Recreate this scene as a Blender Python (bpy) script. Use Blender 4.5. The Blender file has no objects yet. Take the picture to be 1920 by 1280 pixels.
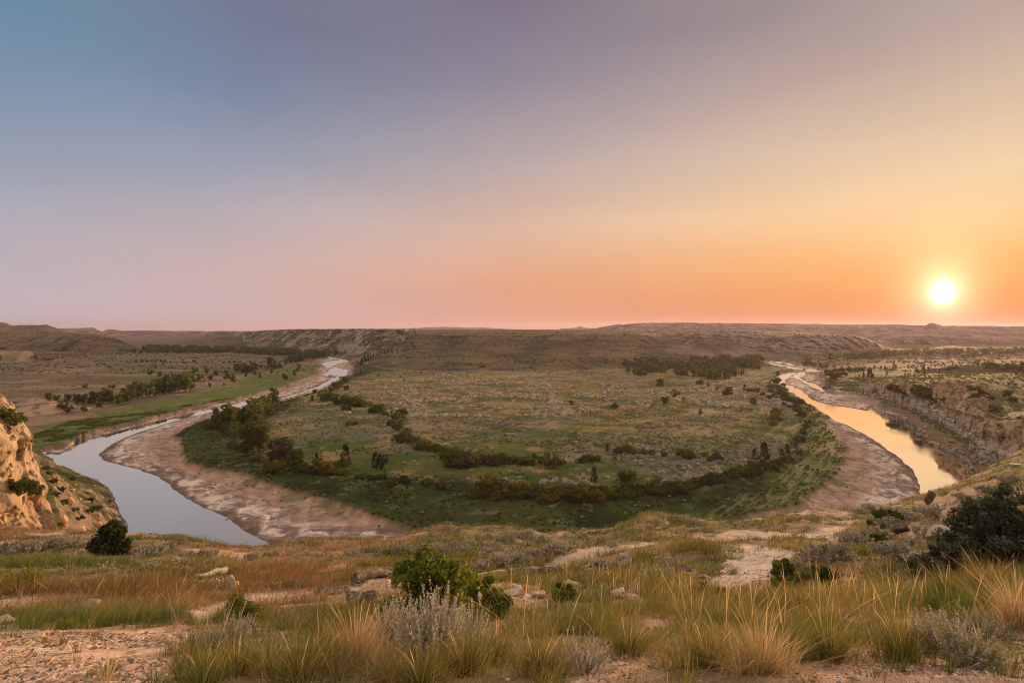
import bpy, math, random
import numpy as np
from mathutils import Vector, Matrix
R = math.radians
random.seed(7)
rng = np.random.default_rng(11)
scene = bpy.context.scene
col = scene.collection

# ------------------------------------------------------------------ camera
H = 47.0            # eye height above the river, metres
F, CU, HV = 960.0, 960.0, 616.0   # focal length, centre column and horizon row of the 1920x1280 photograph
cd = bpy.data.cameras.new('camera')
cam = bpy.data.objects.new('camera', cd); col.objects.link(cam)
cam.location = (0, 0, H); cam.rotation_euler = (R(90), 0, 0)
cd.sensor_width = 36; cd.lens = 18
cd.shift_y = -24/1920
cd.clip_start = 0.1; cd.clip_end = 40000
scene.camera = cam

# ------------------------------------------------------------------ render / view
scene.render.engine = 'CYCLES'
scene.view_settings.view_transform = 'Standard'
scene.view_settings.look = 'None'
scene.view_settings.gamma = 1
scene.view_settings.exposure = 0.3
scene.cycles.max_bounces = 6
scene.cycles.diffuse_bounces = 2
scene.cycles.glossy_bounces = 2
scene.cycles.transmission_bounces = 2
scene.cycles.volume_bounces = 0
scene.cycles.caustics_reflective = False
scene.cycles.caustics_refractive = False
scene.cycles.use_denoising = True
scene.cycles.denoising_prefilter = 'ACCURATE'
scene.cycles.pixel_filter_type = 'BLACKMAN_HARRIS'; scene.cycles.filter_width = 1.05
scene.cycles.sample_clamp_indirect = 3

# ------------------------------------------------------------------ sky and sun
sun_az, sun_el = math.atan2(808, 960), math.atan2(68, math.hypot(808, 960))
SUN = Vector((math.sin(sun_az)*math.cos(sun_el), math.cos(sun_az)*math.cos(sun_el), math.sin(sun_el)))
def lin(c):
    return tuple(((x/255)/12.92 if x/255 <= .04045 else ((x/255+.055)/1.055)**2.4) for x in c)
def build_world():
    w = bpy.data.worlds.new("World"); scene.world = w; w.use_nodes = True
    nt = w.node_tree; N = nt.nodes; L = nt.links
    for n in list(N): N.remove(n)
    out = N.new('ShaderNodeOutputWorld'); bg = N.new('ShaderNodeBackground')
    L.new(bg.outputs[0], out.inputs[0])
    tc = N.new('ShaderNodeTexCoord')
    sep = N.new('ShaderNodeSeparateXYZ'); L.new(tc.outputs['Generated'], sep.inputs[0])
    def M(op, a, b=None, c=None):
        n = N.new('ShaderNodeMath'); n.operation = op
        for i, x in enumerate((a, b, c)):
            if x is None: continue
            if isinstance(x, (int, float)): n.inputs[i].default_value = x
            else: L.new(x, n.inputs[i])
        return n.outputs[0]
    el = M('MULTIPLY', M('ARCSINE', M('MAXIMUM', sep.outputs['Z'], 0.0)), 180/math.pi/90)   # 0..1
    az = M('MULTIPLY', M('ARCTAN2', sep.outputs['X'], sep.outputs['Y']), 180/math.pi)          # degrees right of ahead
    # smoky sky: colours by height above the horizon (degrees), for five compass directions
    tab = {
     -45: [(0,(196,180,188)),(0.7,(197,181,189)),(7,(184,175,184)),(13.1,(152,160,177)),(18.9,(123,144,169)),(24.4,(104,139,164)),(50,(150,150,165)),(90,(205,186,162))],
     -26.6:[(0,(206,176,176)),(0.8,(207,177,176)),(5.5,(206,175,170)),(11.4,(184,172,176)),(16.4,(153,157,173)),(22.4,(125,137,161)),(28.9,(112,119,143)),(55,(160,152,160)),(90,(205,186,162))],
     0:   [(0,(220,156,134)),(0.9,(220,156,132)),(5.1,(224,161,128)),(11,(218,180,158)),(18.2,(182,166,166)),(25.9,(146,137,152)),(32.7,(124,115,134)),(60,(172,158,158)),(90,(205,186,162))],
     26.6:[(0,(216,134,98)),(0.8,(218,136,96)),(3,(230,150,92)),(7,(241,178,118)),(11.4,(237,198,155)),(16.4,(216,188,164)),(22.4,(188,165,157)),(28.9,(158,143,145)),(55,(178,162,156)),(90,(205,186,162))],
     44:  [(0,(208,114,76)),(0.7,(210,116,72)),(2.4,(230,134,64)),(5.5,(243,171,96)),(9,(245,203,148)),(13.1,(241,209,170)),(18.9,(214,187,163)),(24.4,(186,166,157)),(50,(184,166,156)),(90,(205,186,162))],
    }
    ramps = []
    for a in sorted(tab):
        r = N.new('ShaderNodeValToRGB'); r.color_ramp.interpolation = 'LINEAR'
        st = tab[a]; e = r.color_ramp.elements
        while len(e) < len(st): e.new(0.5)
        for k, (deg, c) in enumerate(st):
            e[k].position = deg/90; e[k].color = (*[x/1.231 for x in lin(c)], 1)
        L.new(el, r.inputs[0]); ramps.append((a, r.outputs[0]))
    cur = ramps[0][1]
    for (a0, _), (a1, c1) in zip(ramps[:-1], ramps[1:]):
        mr = N.new('ShaderNodeMapRange'); mr.interpolation_type = 'LINEAR'
        mr.inputs['From Min'].default_value = a0; mr.inputs['From Max'].default_value = a1
        L.new(az, mr.inputs['Value'])
        mx = N.new('ShaderNodeMix'); mx.data_type = 'RGBA'
        L.new(mr.outputs[0], mx.inputs['Factor']); L.new(cur, mx.inputs[6]); L.new(c1, mx.inputs[7])
        cur = mx.outputs[2]
    # far right of the view and behind: back to a plain mauve sky
    mr = N.new('ShaderNodeMapRange'); mr.interpolation_type = 'SMOOTHSTEP'
    mr.inputs['From Min'].default_value = 55; mr.inputs['From Max'].default_value = 120
    L.new(az, mr.inputs['Value'])
    mx = N.new('ShaderNodeMix'); mx.data_type = 'RGBA'
    L.new(mr.outputs[0], mx.inputs['Factor']); L.new(cur, mx.inputs[6]); mx.inputs[7].default_value = (*lin((206,184,166)), 1)
    cur = mx.outputs[2]
    mr = N.new('ShaderNodeMapRange'); mr.interpolation_type = 'SMOOTHSTEP'
    mr.inputs['From Min'].default_value = -58; mr.inputs['From Max'].default_value = -110
    L.new(az, mr.inputs['Value'])
    mx = N.new('ShaderNodeMix'); mx.data_type = 'RGBA'
    L.new(mr.outputs[0], mx.inputs['Factor']); L.new(cur, mx.inputs[6]); mx.inputs[7].default_value = (*lin((206,184,166)), 1)
    cur = mx.outputs[2]
    # the bright upper sky outside the photograph
    up = N.new('ShaderNodeMapRange'); up.inputs['From Min'].default_value = 36/90; up.inputs['From Max'].default_value = 75/90
    up.inputs['To Min'].default_value = 1.0; up.inputs['To Max'].default_value = 2.2
    L.new(el, up.inputs['Value'])
    # smoke streaks
    mp = N.new('ShaderNodeMapping'); mp.inputs['Scale'].default_value = (1.2, 1.2, 4.5); mp.inputs['Rotation'].default_value = (0, R(14), 0)
    L.new(tc.outputs['Generated'], mp.inputs[0])
    nz = N.new('ShaderNodeTexNoise'); nz.inputs['Scale'].default_value = 1.3; nz.inputs['Detail'].default_value = 3
    L.new(mp.outputs[0], nz.inputs[0])
    st = M('ADD', M('MULTIPLY', nz.outputs[0], 0.30), 0.85)
    k = M('MULTIPLY', up.outputs[0], st)
    vm = N.new('ShaderNodeVectorMath'); vm.operation = 'SCALE'; L.new(cur, vm.inputs[0]); L.new(k, vm.inputs[3])
    # sun disc and its aureole in the smoke
    dt = N.new('ShaderNodeVectorMath'); dt.operation = 'DOT_PRODUCT'
    nrm = N.new('ShaderNodeVectorMath'); nrm.operation = 'NORMALIZE'; L.new(tc.outputs['Generated'], nrm.inputs[0])
    L.new(nrm.outputs[0], dt.inputs[0]); dt.inputs[1].default_value = SUN
    hr = N.new('ShaderNodeVectorMath'); hr.operation = 'DOT_PRODUCT'; L.new(nrm.outputs[0], hr.inputs[0]); hr.inputs[1].default_value = (math.cos(sun_az), -math.sin(sun_az), 0)
    a0 = M('ARCCOSINE', M('MINIMUM', dt.outputs['Value'], 1.0)); hx = M('MULTIPLY', hr.outputs['Value'], hr.outputs['Value'])
    ang = M('MULTIPLY', M('SQRT', M('ADD', M('MULTIPLY', a0, a0), M('MULTIPLY', hx, .55))), 180/math.pi)
    disc = M('MULTIPLY', M('POWER', 2.718, M('MULTIPLY', M('POWER', M('DIVIDE', ang, 0.62), 2.0), -1.0)), 5.0)
    aur = M('MULTIPLY', M('POWER', 2.718, M('DIVIDE', ang, -1.5)), 1.6)
    aur2 = M('MULTIPLY', M('POWER', 2.718, M('DIVIDE', ang, -6.0)), 0.07)
    def tint(v, c):
        n = N.new('ShaderNodeVectorMath'); n.operation = 'SCALE'; n.inputs[0].default_value = c; L.new(v, n.inputs[3]); return n.outputs[0]
    def add(a, b):
        n = N.new('ShaderNodeVectorMath'); n.operation = 'ADD'; L.new(a, n.inputs[0]); L.new(b, n.inputs[1]); return n.outputs[0]
    tot = add(add(add(vm.outputs[0], tint(disc, (1, .96, .82))), tint(aur, (1, .74, .46))), tint(aur2, (1, .72, .42)))
    sky = N.new('ShaderNodeTexSky'); sky.sky_type = 'NISHITA'; sky.sun_disc = False
    sky.sun_elevation = sun_el; sky.sun_rotation = sun_az; sky.dust_density = 5; sky.altitude = 700
    sc = N.new('ShaderNodeVectorMath'); sc.operation = 'SCALE'; L.new(sky.outputs[0], sc.inputs[0]); sc.inputs[3].default_value = 0.002
    tot = add(tot, sc.outputs[0])
    L.new(tot, bg.inputs[0]); bg.inputs[1].default_value = 1.0
build_world()
sl = bpy.data.lights.new('sun', 'SUN'); sl.energy = 5.0; sl.angle = R(0.55); sl.color = (1.0, 0.60, 0.32)
so = bpy.data.objects.new('sun', sl); col.objects.link(so)
so.rotation_euler = SUN.to_track_quat('Z', 'Y').to_euler()

# ------------------------------------------------------------------ helpers
def tag(o, label=None, cat=None, group=None, kind=None):
    if label: o['label'] = label
    if cat: o['category'] = cat
    if group: o['group'] = group
    if kind: o['kind'] = kind
    return o
def mk_mesh(name, V, Fq, mat=None, attrs=None, smooth=True, tris=None):
    V = np.asarray(V, np.float32); me = bpy.data.meshes.new(name)
    me.vertices.add(len(V)); me.vertices.foreach_set('co', V.ravel())
    parts = []
    if Fq is not None and len(Fq): parts.append(np.asarray(Fq, np.int32))
    if tris is not None and len(tris): parts.append(np.asarray(tris, np.int32))
    nl = sum(p.size for p in parts); nf = sum(len(p) for p in parts)
    me.loops.add(nl); me.loops.foreach_set('vertex_index', np.concatenate([p.ravel() for p in parts]))
    tot = np.concatenate([np.full(len(p), p.shape[1], np.int32) for p in parts])
    st = np.concatenate([[0], np.cumsum(tot)[:-1]]).astype(np.int32)
    me.polygons.add(nf); me.polygons.foreach_set('loop_start', st); me.polygons.foreach_set('loop_total', tot)
    me.polygons.foreach_set('use_smooth', np.full(nf, smooth, bool))
    for k, a in (attrs or {}).items():
        a = np.asarray(a, np.float32)
        if a.ndim == 1:
            at = me.attributes.new(k, 'FLOAT', 'POINT'); at.data.foreach_set('value', a)
        else:
            at = me.attributes.new(k, 'FLOAT_COLOR', 'POINT')
            if a.shape[1] == 3: a = np.hstack([a, np.ones((len(a), 1), np.float32)])
            at.data.foreach_set('color', a.ravel())
    me.update(calc_edges=True)
    if mat: me.materials.append(mat)
    return me
def link(name, me, parent=None, loc=None):
    o = bpy.data.objects.new(name, me); col.objects.link(o)
    if parent: o.parent = parent
    if loc is not None: o.location = loc
    return o
def empty(name, loc=(0, 0, 0), rz=0, s=1):
    o = bpy.data.objects.new(name, None); col.objects.link(o); o.location = loc; o.rotation_euler = (0, 0, rz); o.scale = (s,)*3 if isinstance(s, (int, float)) else s
    o.empty_display_size = .3
    return o
def grid_faces(nr, nc):
    i = np.arange((nr-1)*(nc-1)); r = i//(nc-1); c = i % (nc-1); a = r*nc+c
    return np.stack([a, a+1, a+nc+1, a+nc], 1)

def _h(ix, iy, iz, seed):
    n = (ix.astype(np.int64)*374761393 + iy.astype(np.int64)*668265263 + iz.astype(np.int64)*2147483647 + seed*974634777) & 0xFFFFFFFF
    n = ((n ^ (n >> 13))*1274126177) & 0xFFFFFFFF
    n = ((n ^ (n >> 16))*2246822519) & 0xFFFFFFFF
    return ((n ^ (n >> 15)) & 0xFFFFFF)/float(0xFFFFFF)
def vn(x, y, z=None, seed=0):
    x = np.asarray(x, np.float64); y = np.asarray(y, np.float64)
    ix = np.floor(x); iy = np.floor(y); fx = x-ix; fy = y-iy
    fx = fx*fx*(3-2*fx); fy = fy*fy*(3-2*fy)
    def pl(k):
        a = _h(ix, iy, k, seed); b = _h(ix+1, iy, k, seed); c = _h(ix, iy+1, k, seed); d = _h(ix+1, iy+1, k, seed)
        return (a*(1-fx)+b*fx)*(1-fy)+(c*(1-fx)+d*fx)*fy
    if z is None: return pl(np.zeros_like(ix))
    iz = np.floor(z); fz = z-iz; fz = fz*fz*(3-2*fz)
    return pl(iz)*(1-fz)+pl(iz+1)*fz
def fbm(x, y, z=None, o=4, seed=0, ridge=False):
    s = 0; a = .5; t = 0
    for k in range(o):
        n = vn(x, y, z, seed+k*17)
        if ridge: n = 1-np.abs(2*n-1)
        s = s+a*n; t += a; a *= .5
        x = x*2.03+5.1; y = y*2.03+9.7
        if z is not None: z = z*2.03+3.3
    return s/t
def sst(a, b, x):
    t = np.clip((x-a)/(b-a), 0, 1); return t*t*(3-2*t)
def mix(a, b, f):
    f = np.asarray(f)[..., None]; return np.asarray(a)*(1-f)+np.asarray(b)*f
def P(u, v, Y=None, z=None):
    u = np.asarray(u, float); v = np.asarray(v, float)
    if Y is None: Y = (H-z)*F/(v-HV)
    return np.stack([(u-CU)/F*Y, Y+0*u, H-(v-HV)/F*Y], -1)
def poly_xy(pts, z=0.0):
    p = np.array(pts, float); return P(p[:, 0], p[:, 1], z=z)[:, :2]
def sdf(poly, X, Y, pad=40):
    """signed distance, negative inside; far points get +pad"""
    out = np.full(X.shape, float(pad))
    m = (X > poly[:, 0].min()-pad) & (X < poly[:, 0].max()+pad) & (Y > poly[:, 1].min()-pad) & (Y < poly[:, 1].max()+pad)
    x = X[m]; y = Y[m]
    if x.size == 0: return out
    d2 = np.full(x.shape, 1e18); ins = np.zeros(x.shape, bool)
    n = len(poly)
    for i in range(n):
        ax, ay = poly[i]; bx, by = poly[(i+1) % n]
        ex, ey = bx-ax, by-ay; wx, wy = x-ax, y-ay
        t = np.clip((wx*ex+wy*ey)/(ex*ex+ey*ey+1e-12), 0, 1)
        dx = wx-ex*t; dy = wy-ey*t
        d2 = np.minimum(d2, dx*dx+dy*dy)
        c = ((ay > y) != (by > y)) & (x < (bx-ax)*(y-ay)/((by-ay) if by != ay else 1e-12)+ax)
        ins ^= c
    d = np.sqrt(d2); d[ins] *= -1
    out[m] = np.minimum(d, pad)
    return out

# ------------------------------------------------------------------ materials
def newmat(name):
    m = bpy.data.materials.new(name); m.use_nodes = True
    nt = m.node_tree; b = nt.nodes['Principled BSDF']
    b.inputs['Roughness'].default_value = .95
    b.inputs['Specular IOR Level'].default_value = .15
    return m, nt.nodes, nt.links, b
def ground_mat(name, scale=1.0, detail=.35, bump=.3, bscale=None, fine=12.0):
    """per-vertex colours of the ground cover, broken up by fine world-space noise"""
    m, N, L, b = newmat(name)
    at = N.new('ShaderNodeAttribute'); at.attribute_name = 'col'
    geo = N.new('ShaderNodeNewGeometry')
    def noise(s, d=4, r=.6):
        n = N.new('ShaderNodeTexNoise'); n.inputs['Scale'].default_value = s; n.inputs['Detail'].default_value = d; n.inputs['Roughness'].default_value = r
        L.new(geo.outputs['Position'], n.inputs['Vector']); return n.outputs[0]
    n1 = noise(scale, 6, .65); n2 = noise(scale*fine, 3, .7)
    mr = N.new('ShaderNodeMapRange'); L.new(n1, mr.inputs[0]); mr.inputs[1].default_value = .3; mr.inputs[2].default_value = .7
    mr.inputs[3].default_value = 1-detail; mr.inputs[4].default_value = 1+detail; mr.clamp = True
    mr2 = N.new('ShaderNodeMapRange'); L.new(n2, mr2.inputs[0]); mr2.inputs[1].default_value = .3; mr2.inputs[2].default_value = .7
    mr2.inputs[3].default_value = 1-detail*.8; mr2.inputs[4].default_value = 1+detail*.8
    mm = N.new('ShaderNodeMath'); mm.operation = 'MULTIPLY'; L.new(mr.outputs[0], mm.inputs[0]); L.new(mr2.outputs[0], mm.inputs[1])
    vm = N.new('ShaderNodeVectorMath'); vm.operation = 'SCALE'; L.new(at.outputs['Color'], vm.inputs[0]); L.new(mm.outputs[0], vm.inputs[3])
    L.new(vm.outputs[0], b.inputs['Base Color'])
    bp = N.new('ShaderNodeBump'); bp.inputs['Strength'].default_value = bump; bp.inputs['Distance'].default_value = .3/scale
    L.new(n2, bp.inputs['Height']); L.new(bp.outputs[0], b.inputs['Normal'])
    return m
def foliage_mat(name, c1, c2, trans=.35, hv=.12):
    """leaf colour between c1 and c2 by the per-leaf attribute 'tint', varied from plant to plant"""
    m, N, L, b = newmat(name)
    at = N.new('ShaderNodeAttribute'); at.attribute_name = 'tint'
    mx = N.new('ShaderNodeMix'); mx.data_type = 'RGBA'; L.new(at.outputs['Fac'], mx.inputs['Factor'])
    mx.inputs[6].default_value = (*c1, 1); mx.inputs[7].default_value = (*c2, 1)
    oi = N.new('ShaderNodeObjectInfo')
    mr = N.new('ShaderNodeMapRange'); L.new(oi.outputs['Random'], mr.inputs[0]); mr.inputs[3].default_value = 1-hv*2; mr.inputs[4].default_value = 1+hv*2
    hs = N.new('ShaderNodeHueSaturation'); L.new(mx.outputs[2], hs.inputs['Color']); L.new(mr.outputs[0], hs.inputs['Value'])
    mr2 = N.new('ShaderNodeMapRange'); L.new(oi.outputs['Random'], mr2.inputs[0]); mr2.inputs[3].default_value = .5+hv*.12; mr2.inputs[4].default_value = .5-hv*.12
    L.new(mr2.outputs[0], hs.inputs['Hue'])
    L.new(hs.outputs[0], b.inputs['Base Color'])
    tr = N.new('ShaderNodeBsdfTranslucent'); L.new(hs.outputs[0], tr.inputs[0])
    ms = N.new('ShaderNodeMixShader'); ms.inputs[0].default_value = trans
    out = N['Material Output']
    L.new(b.outputs[0], ms.inputs[1]); L.new(tr.outputs[0], ms.inputs[2]); L.new(ms.outputs[0], out.inputs[0])
    return m
def blade_mat(name, trans=.45):
    m, N, L, b = newmat(name)
    at = N.new('ShaderNodeAttribute'); at.attribute_name = 'col'
    L.new(at.outputs['Color'], b.inputs['Base Color'])
    tr = N.new('ShaderNodeBsdfTranslucent'); L.new(at.outputs['Color'], tr.inputs[0])
    ms = N.new('ShaderNodeMixShader'); ms.inputs[0].default_value = trans
    L.new(b.outputs[0], ms.inputs[1]); L.new(tr.outputs[0], ms.inputs[2]); L.new(ms.outputs[0], N['Material Output'].inputs[0])
    return m
def rock_mat(name, c1, c2, c3, scale=3.0, bump=.6, rough=.9, strata=0, dist=.15):
    """stone: two tones, with blotches of lichen or stain in the third"""
    m, N, L, b = newmat(name); b.inputs['Roughness'].default_value = rough
    tc = N.new('ShaderNodeTexCoord')
    vec = tc.outputs['Object'] 
    n1 = N.new('ShaderNodeTexNoise'); n1.inputs['Scale'].default_value = scale; n1.inputs['Detail'].default_value = 8; n1.inputs['Roughness'].default_value = .65
    L.new(vec, n1.inputs['Vector'])
    n2 = N.new('ShaderNodeTexNoise'); n2.inputs['Scale'].default_value = scale*3.1; n2.inputs['Detail'].default_value = 6; n2.inputs['Roughness'].default_value = .7
    L.new(vec, n2.inputs['Vector'])
    r = N.new('ShaderNodeValToRGB'); r.color_ramp.elements[0].position = .35; r.color_ramp.elements[1].position = .65
    r.color_ramp.elements[0].color = (*c1, 1); r.color_ramp.elements[1].color = (*c2, 1); L.new(n1.outputs[0], r.inputs[0])
    r2 = N.new('ShaderNodeValToRGB'); r2.color_ramp.elements[0].position = .54; r2.color_ramp.elements[1].position = .62
    L.new(n2.outputs[0], r2.inputs[0])
    mx = N.new('ShaderNodeMix'); mx.data_type = 'RGBA'; L.new(r2.outputs[0], mx.inputs['Factor']); L.new(r.outputs[0], mx.inputs[6]); mx.inputs[7].default_value = (*c3, 1)
    L.new(mx.outputs[2], b.inputs['Base Color'])
    bp = N.new('ShaderNodeBump'); bp.inputs['Strength'].default_value = bump; bp.inputs['Distance'].default_value = dist
    L.new(n2.outputs[0], bp.inputs['Height']); L.new(bp.outputs[0], b.inputs['Normal'])
    return m

# ================================================================== VALLEY FLOOR
TAN=(.19,.135,.08); TAN2=(.12,.092,.048); GOLD=(.36,.245,.10); OLIVE=(.115,.135,.032); GREEN=(.075,.125,.020); DGREEN=(.035,.05,.012)
GRAVEL=(.38,.26,.19); MUD=(.15,.11,.085); SALT=(.72,.62,.54); SAGEC=(.22,.20,.17)
bed_l = poly_xy([(600,664),(655,665),(662,672),(657,685),(664,697),(655,708),(640,716),(622,726),(600,737),(560,748),(530,756),(480,772),(430,782),(405,788),(370,800),(345,815),(335,825),(342,850),(347,865),(357,877),(387,885),(425,892),(462,900),(505,920),(530,928),(560,935),(600,945),(640,955),(665,965),(690,978),(720,985),(770,1000),(900,1080),(700,1230),(200,1150),(195,1000),(190,950),(170,905),(140,889),(105,878),(76,866),(66,852),(76,844),(92,841),(112,842),(133,834),(146,823),(180,814),(215,804),(250,796),(295,785),(332,776),(375,765),(412,757),(450,749),(480,741),(520,729),(560,716),(590,703),(588,695),(600,688),(596,680),(598,672)])
wat_l = [poly_xy(p) for p in (
 [(480,744),(450,753),(412,761),(375,770),(332,780),(295,789),(250,800),(215,809),(180,819),(152,821),(143,828),(132,840),(112,849),(90,846),(78,853),(88,868),(120,885),(155,892),(180,897),(200,912),(212,932),(222,950),(232,975),(240,1005),(260,1160),(600,1160),(540,1040),(500,1012),(480,1002),(462,992),(437,977),(412,965),(390,952),(370,944),(350,935),(330,920),(312,905),(295,895),(275,887),(252,880),(230,874),(210,867),(192,860),(186,852),(195,842),(212,832),(235,820),(267,808),(300,798),(332,788),(362,780),(400,772),(425,767),(462,760),(482,754)],
 [(478,750),(482,762),(505,755),(527,748),(555,741),(580,732),(605,727),(615,722),(630,713),(640,708),(651,702),(653,694),(640,691),(630,688),(622,690),(612,697),(605,703),(614,706),(620,710),(608,717),(594,725),(560,736),(520,744),(500,748)],
 [(602,682),(612,678),(640,674),(655,675),(655,678),(640,680),(630,683),(622,690),(612,688)],
 [(608,667),(630,668),(650,669),(655,671),(636,673),(616,673)])]
isl_l = [poly_xy(p) for p in ([(612,705),(622,702),(632,704),(626,708),(614,708)], [(485,751),(520,742),(560,732),(596,720),(600,722),(560,737),(520,748),(490,755)])]
bed_r = poly_xy([(1425,676),(1470,678),(1505,685),(1540,690),(1547,697),(1530,702),(1545,711),(1575,727),(1600,737),(1640,750),(1655,764),(1673,777),(1702,796),(1719,820),(1739,832),(1772,849),(1797,861),(1824,886),(1850,915),(1900,1000),(1760,1160),(1400,1160),(1360,990),(1500,960),(1525,935),(1545,925),(1560,910),(1575,895),(1583,880),(1582,862),(1590,852),(1585,845),(1570,830),(1560,812),(1550,800),(1540,788),(1552,784),(1540,777),(1525,766),(1508,760),(1496,749),(1476,737),(1456,724),(1444,716),(1455,708),(1462,700),(1484,696),(1470,690),(1440,684)])
wat_r = [poly_xy(p) for p in (
 [(1450,718),(1462,716),(1459,704),(1480,699),(1495,698),(1482,705),(1474,713),(1468,720),(1484,724),(1500,730),(1515,742),(1530,752),(1560,760),(1600,765),(1625,770),(1633,762),(1645,770),(1655,773),(1671,779),(1700,798),(1717,822),(1737,834),(1770,851),(1795,863),(1820,888),(1845,915),(1880,1000),(1760,1140),(1640,1140),(1700,960),(1722,932),(1725,915),(1720,895),(1712,885),(1702,872),(1690,860),(1675,848),(1657,837),(1637,825),(1615,810),(1597,800),(1570,790),(1555,782),(1540,775),(1525,763),(1510,758),(1500,748),(1480,735),(1460,722)],
 [(1480,708),(1495,700),(1505,697),(1512,702),(1500,706),(1505,713),(1530,720),(1545,728),(1560,733),(1575,736),(1594,741),(1570,739),(1545,735),(1525,726),(1500,713),(1488,708)],
 [(1432,679),(1450,682),(1480,687),(1505,691),(1508,693),(1480,691),(1450,687)],
 [(1508,694),(1520,691),(1535,692),(1540,696),(1528,697),(1512,696)],
 [(1452,678),(1462,677),(1468,680),(1458,681)], [(1470,682),(1480,681),(1492,686),(1480,685)])]
_R = lambda q: np.array(q, float)
def widen(p):
    """the outer edge of the right reach, a little farther out"""
    Yc = p[:, 1]; uc = CU+F*p[:, 0]/Yc; vc = HV+H*F/Yc
    m = (uc > 1662)&(vc < .62*(uc-1660)+806)&(vc > 770)
    uc = uc+np.where(m, 14, 0); return np.stack([(uc-CU)/F*Yc, Yc], 1)
bed_r = widen(bed_r); wat_r[0] = widen(wat_r[0])
hid = poly_xy([(560,1010),(1640,1010),(1900,1400),(200,1400)])
pm = [(500,860),(475,830),(495,790),(560,748),(650,718),(700,697),(1200,688),(1290,690),(1400,690),(1440,700),(1462,735),(1500,765),(1510,800),(1500,845),(1440,880),(1300,915),(1150,918),(1000,912),(900,905),(740,895),(600,880)]
meadow = poly_xy(pm, 1.8)
pgrn_l = poly_xy([(20,870),(66,810),(140,788),(260,776),(360,760),(460,742),(540,722),(600,700),(600,715),(480,752),(360,785),(200,830),(80,860)], 1.8)
polv_l = poly_xy([(60,815),(200,772),(370,740),(480,700),(560,688),(600,680),(600,705),(540,726),(360,765),(140,792)], 1.8)
pgrn_r = poly_xy([(1470,692),(1530,700),(1545,712),(1580,727),(1640,748),(1700,770),(1690,780),(1640,762),(1560,745),(1520,715),(1480,700)], 1.8)
pgrn_r2 = poly_xy([(1535,690),(1560,694),(1600,715),(1655,735),(1680,760),(1640,755),(1575,730),(1530,702)], 1.8)
pband_r = poly_xy([(1400,690),(1440,684),(1462,700),(1450,716),(1500,752),(1545,782),(1600,850),(1560,920),(1480,960),(1430,900),(1500,850),(1510,790),(1470,740),(1430,705)], 1.8)

inside = poly_xy([(668,676),(662,700),(640,716),(622,726),(600,737),(560,748),(530,754),(480,768),(430,778),(405,784),(370,796),(330,815),(325,830),(335,860),(350,895),(420,930),(500,960),(640,1010),(740,1060),(1000,1100),(1330,1060),(1560,960),(1620,900),(1610,850),(1575,812),(1545,784),(1525,765),(1508,758),(1476,737),(1450,724),(1440,716),(1455,704),(1460,698),(1440,686),(1400,680),(1300,686),(1200,692),(1000,700),(760,700),(715,694)], 0.6)
def valley_fields(X, Y):
    wx = (fbm(X/9, Y/9, o=4, seed=3)-.5); wy = (fbm(X/9, Y/9, o=4, seed=8)-.5)
    k = np.clip(Y/250, .5, 3.5)
    xa = X+wx*7*k; ya = Y+wy*9*k
    db = np.minimum(sdf(bed_l, xa, ya, 60), sdf(bed_r, xa, ya, 60)); db = np.minimum(db, sdf(hid, X, Y, 60))
    dw = np.full(X.shape, 60.)
    xb = X+wx*3.0*k; yb = Y+wy*4*k
    for p in wat_l+wat_r: dw = np.minimum(dw, sdf(p, xb, yb, 60))
    dw = np.minimum(dw, sdf(hid, X, Y, 60))
    for p in isl_l: dw = np.maximum(dw, -sdf(p, xb, yb, 60))
    return db, dw
def valley_z(X, Y, db, dw):
    n = fbm(X/25, Y/25, o=4, seed=21)
    land = 1.9+(n-.5)*1.3+fbm(X/5, Y/5, o=3, seed=5)*.35
    bar = .25+.55*sst(2, 25, dw)+(fbm(X/6, Y/14, o=3, seed=31)-.5)*.35
    bar = np.minimum(bar, np.maximum(dw, 0)*.07+.015)
    # braided shallows: film of water over parts of the wet bars
    bk = sst(-2.2, 1.2, db)
    z = bar*(1-bk)+land*bk
    z = np.where(dw < 0, np.minimum(z, dw*.12), z)
    z = np.where((dw < 0), np.maximum(z, -.8), z)
    return z
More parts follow.
